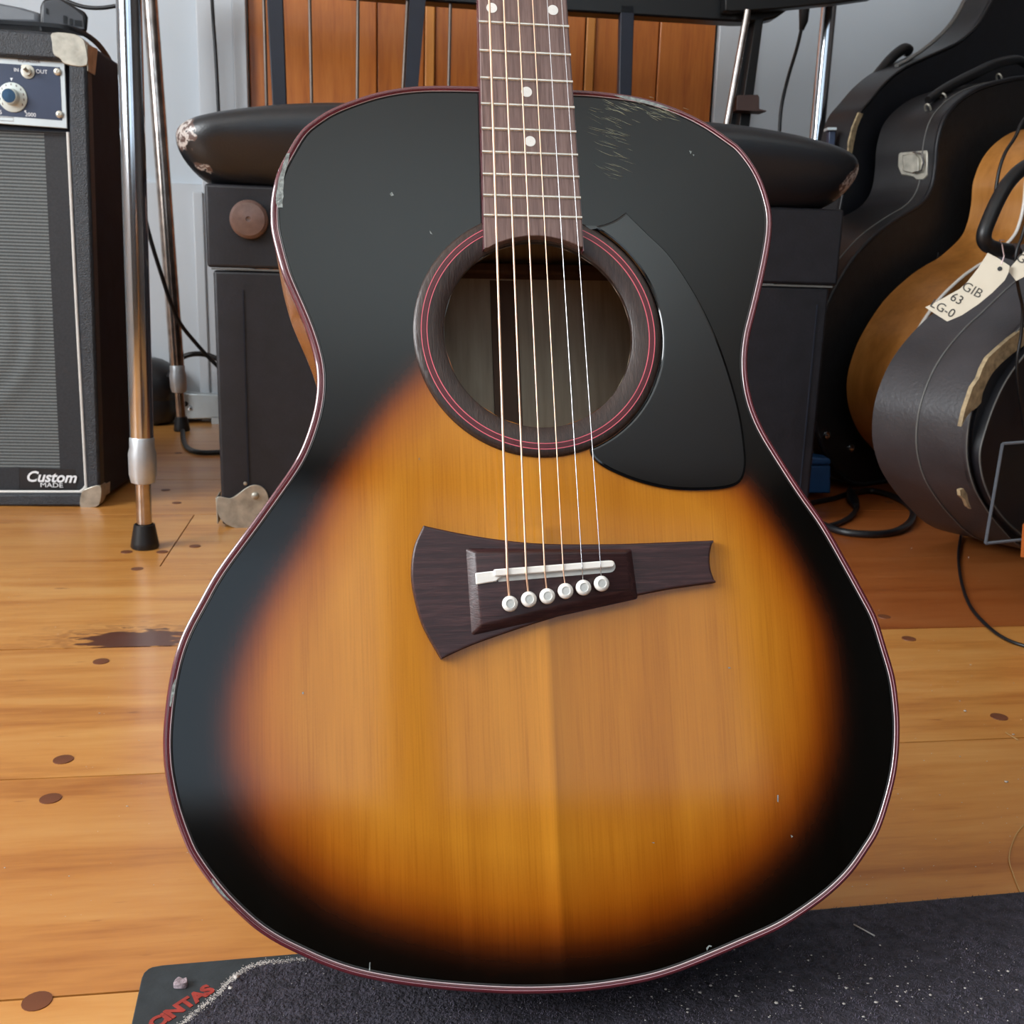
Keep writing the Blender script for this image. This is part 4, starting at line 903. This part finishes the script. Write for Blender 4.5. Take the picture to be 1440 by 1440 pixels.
MB().tube([LP_(x, y, .011) for x, y in ((1284, 214), (1296, 216), (1299, 228), (1296, 240), (1284, 243))], .0022, 6).build('latch_bail', M_chrome, lt, smooth=60)
# the case behind it
caseB = thing('instrument_case', 'dark grey guitar case with pale trim line, furthest back against the white wall', 'case', Vector((CP(1250, 660, KB).x, CP(1250, 660, KB).y, 0)))
BF = [(1500, -160), (1430, -60), (1395, 0), (1374, 35), (1350, 57), (1325, 70), (1296, 83), (1268, 97), (1243.6, 117), (1224, 140), (1208, 160), (1198, 190), (1193, 225), (1180, 300), (1160, 400), (1150, 500), (1165, 590), (1220, 640), (1320, 660), (1430, 640), (1500, 560), (1520, 420), (1480, 300), (1500, 200), (1540, 60), (1570, -100)]
case_body(caseB, BF, KB, .075, M_case, M_casein, M_case, .006, rim=.003)
tr_ = crom([CP(x, y, KB-.030)+tC*.004 for x, y in ((1372, -30), (1358, 0), (1345, 24), (1333, 40), (1316, 57), (1297, 72), (1277, 85), (1262, 93))], 5)
MB().tube(tr_, .0035, 8, flatx=1.6).build('trim_line', M_rim, caseB, smooth=70, label='pale metal trim line')
hB = crom([CP(x, y, KB-.075)+tC*.01 for x, y in ((1187, 155), (1196, 147), (1210, 136), (1232, 112), (1256, 84), (1274, 70), (1281, 73))], 5)
MB().tube(hB, [.008+.005*(i/(len(hB)-1)) for i in range(len(hB))], 12).build('handle', M_rub, caseB, smooth=70)
c0 = CP(1216, 146, KB-.05); MB().tube([c0+(nC*math.cos(t)*.005+(ez*.8+tC*.5)*math.sin(t)*.011) for t in [k*math.pi/6 for k in range(12)]], .002, 6, closed=True).build('handle_loop', M_nickel, caseB, smooth=70)
ngon(MB(), [CP(x, y, KB+.004) for x, y in ((1208, 158), (1214, 160), (1206, 178), (1202, 196), (1198, 218), (1193, 222), (1194, 200), (1199, 180))], -nC*.004).build('torn_edge', M_beige, caseB)
# small clip at the right tube
ck = thing('cable_clip', 'small pale blue plastic clip beside the foot of the right chrome tube', 'clip', DY(1172, 195, 2.3))
MB().prism([DY(x, y, 2.3) for x, y in ((1166, 182), (1176, 180), (1174, 208), (1165, 206))], (0, .02, 0)).build('body', M_pblue, ck, bevel=.002)
MB().prism([DY(x, y, 2.29) for x, y in ((1164, 179), (1177, 179), (1177, 183), (1164, 183))], (0, .03, 0)).build('cap', M_panel, ck, bevel=.001)
# cords over the blond guitar and the cases
def cord(name, pts, r, mat, label, cat='cord', n=5, group=None):
    q = crom(pts, n); o = MB().tube(q, r, 8).build(name, mat, None, base=q[0], smooth=70); return tag(o, label, cat, group)
cord('strap', [CP(x, y, kt0+dT+.02) for x, y in ((1470, 140), (1440, 168), (1428, 192), (1414, 214), (1406, 236), (1401, 262), (1396, 300), (1390, 340))], .0032, M_rub, 'thin dark strap crossing the upper curve of the blond guitar', 'strap')
cord('cord', [CP(x, y, kt0-.005)+nC*.0 for x, y in ((1319.5, 355), (1318, 370), (1316, 390), (1314, 414), (1313, 440))], .0016, M_rub, 'short thin black cord hanging across the waist of the blond guitar')
cord('cord', [CP(x, y, KC+.02) for x, y in ((1446, 300), (1438, 330), (1430, 352), (1428, 375), (1432, 405), (1438, 435), (1436, 470), (1430, 520), (1440, 600))], .0022, M_rub, 'black cord hanging in front of the second paper tag')
# clear acrylic sheet and orange card at the right edge
AY = 1.36
ac = thing('acrylic_sheet', 'clear acrylic sheet with pale edges standing upright before the nearest case at the right edge', 'sheet', G(1450, 815))
def AQ(x, y, d=0): return DY(x, y, AY+d)
qa = [AQ(1410, 624), AQ(1560, 612), AQ(1545, 748), AQ(1386, 764)]
MB().prism(qa, (0, .006, 0)).build('sheet', M_acr, ac)
for a_, b_ in ((0, 1), (1, 2), (2, 3), (3, 0)): MB().tube([qa[a_], qa[b_]], .0022, 6).build('edge', M_acre, ac)
MB().box((qa[2]+qa[3])/2+Vector((.06, .04, 0))-ez*((qa[2].z+qa[3].z)/4), (.01, 0, 0), (0, .03, 0), ez*((qa[2].z+qa[3].z)/4)).build('support', M_charc, ac)
oc = MB().prism([DY(x, y, 1.30) for x, y in ((1438, 738), (1540, 722), (1540, 800), (1435, 783))], (.02, .03, 0)).build('orange_card', M_orange, None, base=DY(1440, 783, 1.30)); tag(oc, 'orange box corner just showing at the right edge below the acrylic sheet', 'box')

# ------------------------------------------------------------------ things on the floor behind
bb_ = G(1150, 702)
blue = thing('blue_box', 'small bright blue plastic box on the floor beside the bench end', 'box', bb_)
def BX(x, y, d=0): return ON(x, y, Vector((0, bb_.y+d, 0)), Vector((0, 1, 0)))
q_ = [BX(1120, 655), BX(1168, 655), BX(1168, 694), BX(1120, 694)]
for p in q_: p.z = max(p.z, .003)
MB().prism(q_, (0, .045, 0)).build('body', M_blue, blue, bevel=.003)
q_ = [BX(1119, 640), BX(1168, 645), BX(1168.5, 654), BX(1119, 654)]; MB().prism([p-Vector((0, .002, 0)) for p in q_], (0, .05, 0)).build('lid', M_blue, blue, bevel=.004)
for x, y in ((1162, 612), (1196, 630)):
    p = CP(x, y, KA+.002); MB().lathe(p, nC, [(.009, 0), (.008, .004), (.004, .007), (.0001, .0075)], 16).build('metal_stud', M_chrome, caseA)
def fc(pts, r, lab, z=None, name='cable', n=5, mat=M_rub):
    z = r if z is None else z
    q = crom([G(x, y, z) for x, y in pts], n); o = MB().tube(q, r, 8).build(name, mat, None, base=Vector((q[0].x, q[0].y, 0)), smooth=70); return tag(o, lab, 'cable')
fc([(1140, 708), (1146, 706), (1152, 705), (1172, 701), (1192, 694), (1206, 690)], .0052, 'black cable passing in front of the blue box on the floor')
fc([(1196, 694), (1222, 690), (1248, 695), (1268, 704), (1280, 713), (1284, 722), (1279, 735), (1262, 746), (1235, 751), (1200, 750), (1175, 745), (1158, 738)], .0062, 'thick black cable looping on the floor at the right')
pl = fc([(1150, 742), (1168, 739), (1185, 733), (1198, 725), (1205, 714), (1203, 706)], .0048, 'black cable ending in a plug inside the floor cable loop')
MB().tube([G(1204, 712, .006), G(1200, 703, .010), G(1196, 693, .014), G(1194, 687, .015)], [.006, .0105, .009, .004], 12).build('plug', M_rub, pl, smooth=60)
fc([(1352, 748), (1348, 775), (1349, 800), (1355, 830), (1366, 855), (1384, 876), (1408, 895), (1440, 908), (1500, 920)], .0022, 'thin black cable curving over the floor boards at the right edge')
# behind the rear-left leg: power box, plug, cable coil and cables
px_ = G(262, 600)
box = thing('junction_box', 'pale metal outlet box with a plug, on the floor beside the rear chrome leg', 'box', Vector((px_.x+.06, px_.y+.10, 0)))
YB_ = px_.y+.06
def JB(x, y, d=0): return ON(x, y, Vector((0, YB_+d, 0)), Vector((0, 1, 0)))
q_ = [JB(236, 552), JB(318, 556), JB(318, 588), JB(238, 590)]
MB().prism(q_, (0, .12, 0)).build('housing', M_panel, box, bevel=.003)
for x0, x1 in ((236, 246), (296, 318)):
    MB().prism([JB(x0+1, 586), JB(x1, 586), Vector((JB(x1, 586).x, YB_, .0)), Vector((JB(x0+1, 586).x, YB_, .0))], (0, .1, 0)).build('foot', M_panel, box)
MB().lathe(JB(261, 568, -.001), (0, -1, 0), [(.007, 0), (.0065, .004), (.003, .005), (.0001, .003)], 14).build('socket', M_black, box)
MB().lathe(JB(267, 574, -.001), (0, -1, 0), [(.006, 0), (.005, .004), (.0001, .005)], 14).build('knob', M_chrome, box)
cord('cable', [DY(x, y, Y) for x, y, Y in ((178, 170, 2.5), (190, 225, 2.5), (205, 310, 2.5), (225, 380, 2.52), (248, 445, 2.56), (275, 482, 2.6), (306, 515, 2.62), (340, 545, 2.64))], .0052, M_rub, 'black cable sagging across the white wall between amplifier and bench', 'cable')
cord('cable', [DY(x, y, 2.66) for x, y in ((238, 530), (246, 512), (262, 500), (285, 498), (310, 507), (345, 530))], .0068, M_rub, 'black cable arching behind the rear chrome leg', 'cable')
fc([(257, 606), (258, 618), (264, 630), (280, 636), (310, 636), (350, 634)], .0058, 'short black cable running along the floor from the outlet box to the bench')
cn = G(222, 608)
coil = thing('gig_bag', 'dark soft bundle lying on the floor behind the chrome legs', 'bag', Vector((cn.x-.085, cn.y+.2, 0)))
for i, (dx, dz, r_) in enumerate(((-.05, .095, .10), (.02, .10, .072), (.0, .052, .085))):
    c_ = Vector((cn.x-.085+dx, cn.y+.16, dz)); mb = MB(); mb.lathe(c_-Vector((0, .07, 0)), (0, 1, 0), [(.0001, -.01), (r_*.5, 0), (r_*.82, .012), (r_, .04), (r_*1.0, .09), (r_*.85, .13), (.0001, .14)], 26)
    for j, p in enumerate(mb.v): p.z = max(p.z, .003)
    mb.build('fold', M_charc, coil, smooth=70)

# ------------------------------------------------------------------ MAT in the foreground
m0 = G(203, 1366.5); m1 = G(1440, 1260); md = (m1-m0).normalized(); mn = Vector((md.y, -md.x, 0))
lf = (G(187, 1440)-m0); lf.z = 0; lf.normalize()
L1 = 1.15
mat = thing('floor_mat', 'dark charcoal carpet mat with black rubber border under the guitar', 'mat', m0+md*.3+mn*.2)
c0, c1, c2, c3 = m0, m0+md*L1, m0+md*L1+mn*.62, m0+lf*.62
def rnd(c, a, b, r): 
    u_ = (a-c).normalized()*r; w_ = (b-c).normalized()*r
    return [c+u_*(1-t)**2+w_*t**2 for t in (0, .25, .5, .75, 1)]
bord = rnd(c0, c3, c1, .010)+rnd(c1, c0, c2, .01)+[c2, c3]
bord = [Vector((p.x, p.y, .0004)) for p in bord]
ngon(MB(), bord, ez*.0032).build('rubber_border', M_matr, mat, bevel=.0008)
CB = [(252, 1452), (268, 1438), (288, 1421), (306, 1406), (320, 1391), (332, 1379), (350, 1368), (372, 1361), (400, 1359), (440, 1354)]
cpts = [G(x, y, .0036) for x, y in CB]+[Vector((0, 0, .0036))+(m0+md*t+mn*.0055) for t in (.12, .3, .45, .6, .8, L1-.03)]+[m0+md*(L1-.02)+mn*.60, m0+lf*.60+md*.06]
cpts = [Vector((p.x, p.y, .0036)) for p in cpts]
carp = ngon(MB(), cpts, ez*.0036).build('carpet', M_matc, mat, bevel=.001)
rng = random.Random(5); mb = MB(); flat2 = [(p.x, p.y) for p in cpts]
class _V: pass
cpv = [Vector((p.x, p.y, 0)) for p in cpts]
cnt = 0
x0_, x1_ = -.25, .62
for _ in range(110000):
    x = rng.uniform(x0_, x1_); y = rng.uniform(.33, .66)
    if abs(x) > .62*y+.03 or not inpoly(x, y, cpv): continue
    an = rng.uniform(0, math.pi); l_ = rng.uniform(.0009, .002); w = .0003
    b0 = Vector((x, y, .0070)); d_ = Vector((math.cos(an), math.sin(an), 0)); t_ = b0+Vector((rng.uniform(-.0012, .0012), rng.uniform(-.0012, .0012), l_))
    n0 = len(mb.v); mb.v += [b0-d_*w, b0+d_*w, t_]; mb.f.append((n0, n0+1, n0+2)); mb.m.append(0); cnt += 1
    if cnt > 60000: break
fb_ = mb.build('carpet_pile', M_fib, mat, smooth=0); fb_['kind'] = 'stuff'
# white specks caught in the pile and along its edge
mb = MB()
def speck(p, r):
    a0 = rng.uniform(0, 6.28); k = rng.choice((3, 4, 5)); el = rng.uniform(.4, 1)
    mb.prism([p+Vector((math.cos(a0+6.28*i/k)*r, math.sin(a0+6.28*i/k)*r*el, 0)) for i in range(k)], ez*r*.5)
for _ in range(300):
    x = rng.uniform(880, 1440); y = rng.gauss(1385, 30)
    if y < 1300 or y > 1450: continue
    p = G(x, y, .0088); 
    if inpoly(p.x, p.y, cpv) and rng.random() < .6: speck(p, abs(rng.gauss(0, .0004))+.0002)
for _ in range(160):
    p = G(rng.uniform(300, 1440), rng.uniform(1300, 1445), .0088)
    if inpoly(p.x, p.y, cpv): speck(p, rng.uniform(.0002, .0004))
for a_, b_ in zip(cpts[:9], cpts[1:10]):
    for _ in range(170):
        q_ = a_.lerp(b_, rng.random())+Vector((rng.gauss(0, .0012), rng.gauss(0, .0012), .0037)); speck(q_, rng.uniform(.00012, .00042))
for x, y, r in ((332, 1375.5, .0022), (324, 1390, .0014), (1190, 1390, .0014), (1232, 1410, .0013), (1180, 1376, .001), (1380, 1405, .001)): speck(G(x, y, .009), r)
ln = [G(1200.5, 1300, .009), G(1230, 1316, .009)]; mb.tube(ln, .0005, 5)
o = mb.build('lint', M_spk, mat, smooth=0); o['kind'] = 'stuff'
lump = crom([G(x, y, .0037) for x, y in ((244, 1390), (246, 1384), (252, 1379), (258, 1382), (263, 1380), (263.5, 1388), (258, 1391), (250, 1391))], 2, True)
ngon(MB(), lump, ez*.003).build('debris', flat('pinkish_debris', (150, 136, 142), .8, var=.4, vs=300, bump=.8, bs=600), mat, bevel=.0008)
exM = (G(300, 1393)-G(226, 1441)); exM.z = 0; exM.normalize(); eyM = ez.cross(exM)
textmesh('lettering', 'CiNTAS', .0118, G(256, 1416, .0037), exM, eyM, M_redp, mat, extr=.0003, bold=.0006)
# pale dust specks and crumbs on the boards
mb = MB()
for x, y, r in ((1357, 1000, .0022), (1350, 986, .0013), (1350, 1064, .0012), (1415, 1100, .0028), (1425, 1033, .002), (1365, 935, .0014), (1282, 771, .0014), (1362, 784, .0018), (179, 1134, .0014), (140, 1003, .0011), (78, 882, .001), (1392, 1185, .001), (1320, 915, .001)):
    speck(G(x, y, .0006), r*.7)
for _ in range(170):
    x = rng.choice((rng.uniform(0, 300), rng.uniform(1150, 1440), rng.uniform(1150, 1440))); y = rng.uniform(760, 1300); speck(G(x, y, .0004), rng.uniform(.0002, .0006))
o = mb.build('floor_dust', M_spk, fb, smooth=0); o['kind'] = 'stuff'
mb = MB(); mb.tube(crom([G(x, y, .0006) for x, y in ((1440, 1160), (1428, 1175), (1419, 1205), (1425, 1230), (1436, 1256), (1450, 1275))], 4), .0005, 5); mb.tube([G(1414, 1030, .0006), G(1432, 1041, .0006)], .0006, 5)
o = mb.build('floor_scratches', flat('pale_scratch', (190, 150, 96), .6), fb, smooth=0); o['kind'] = 'stuff'
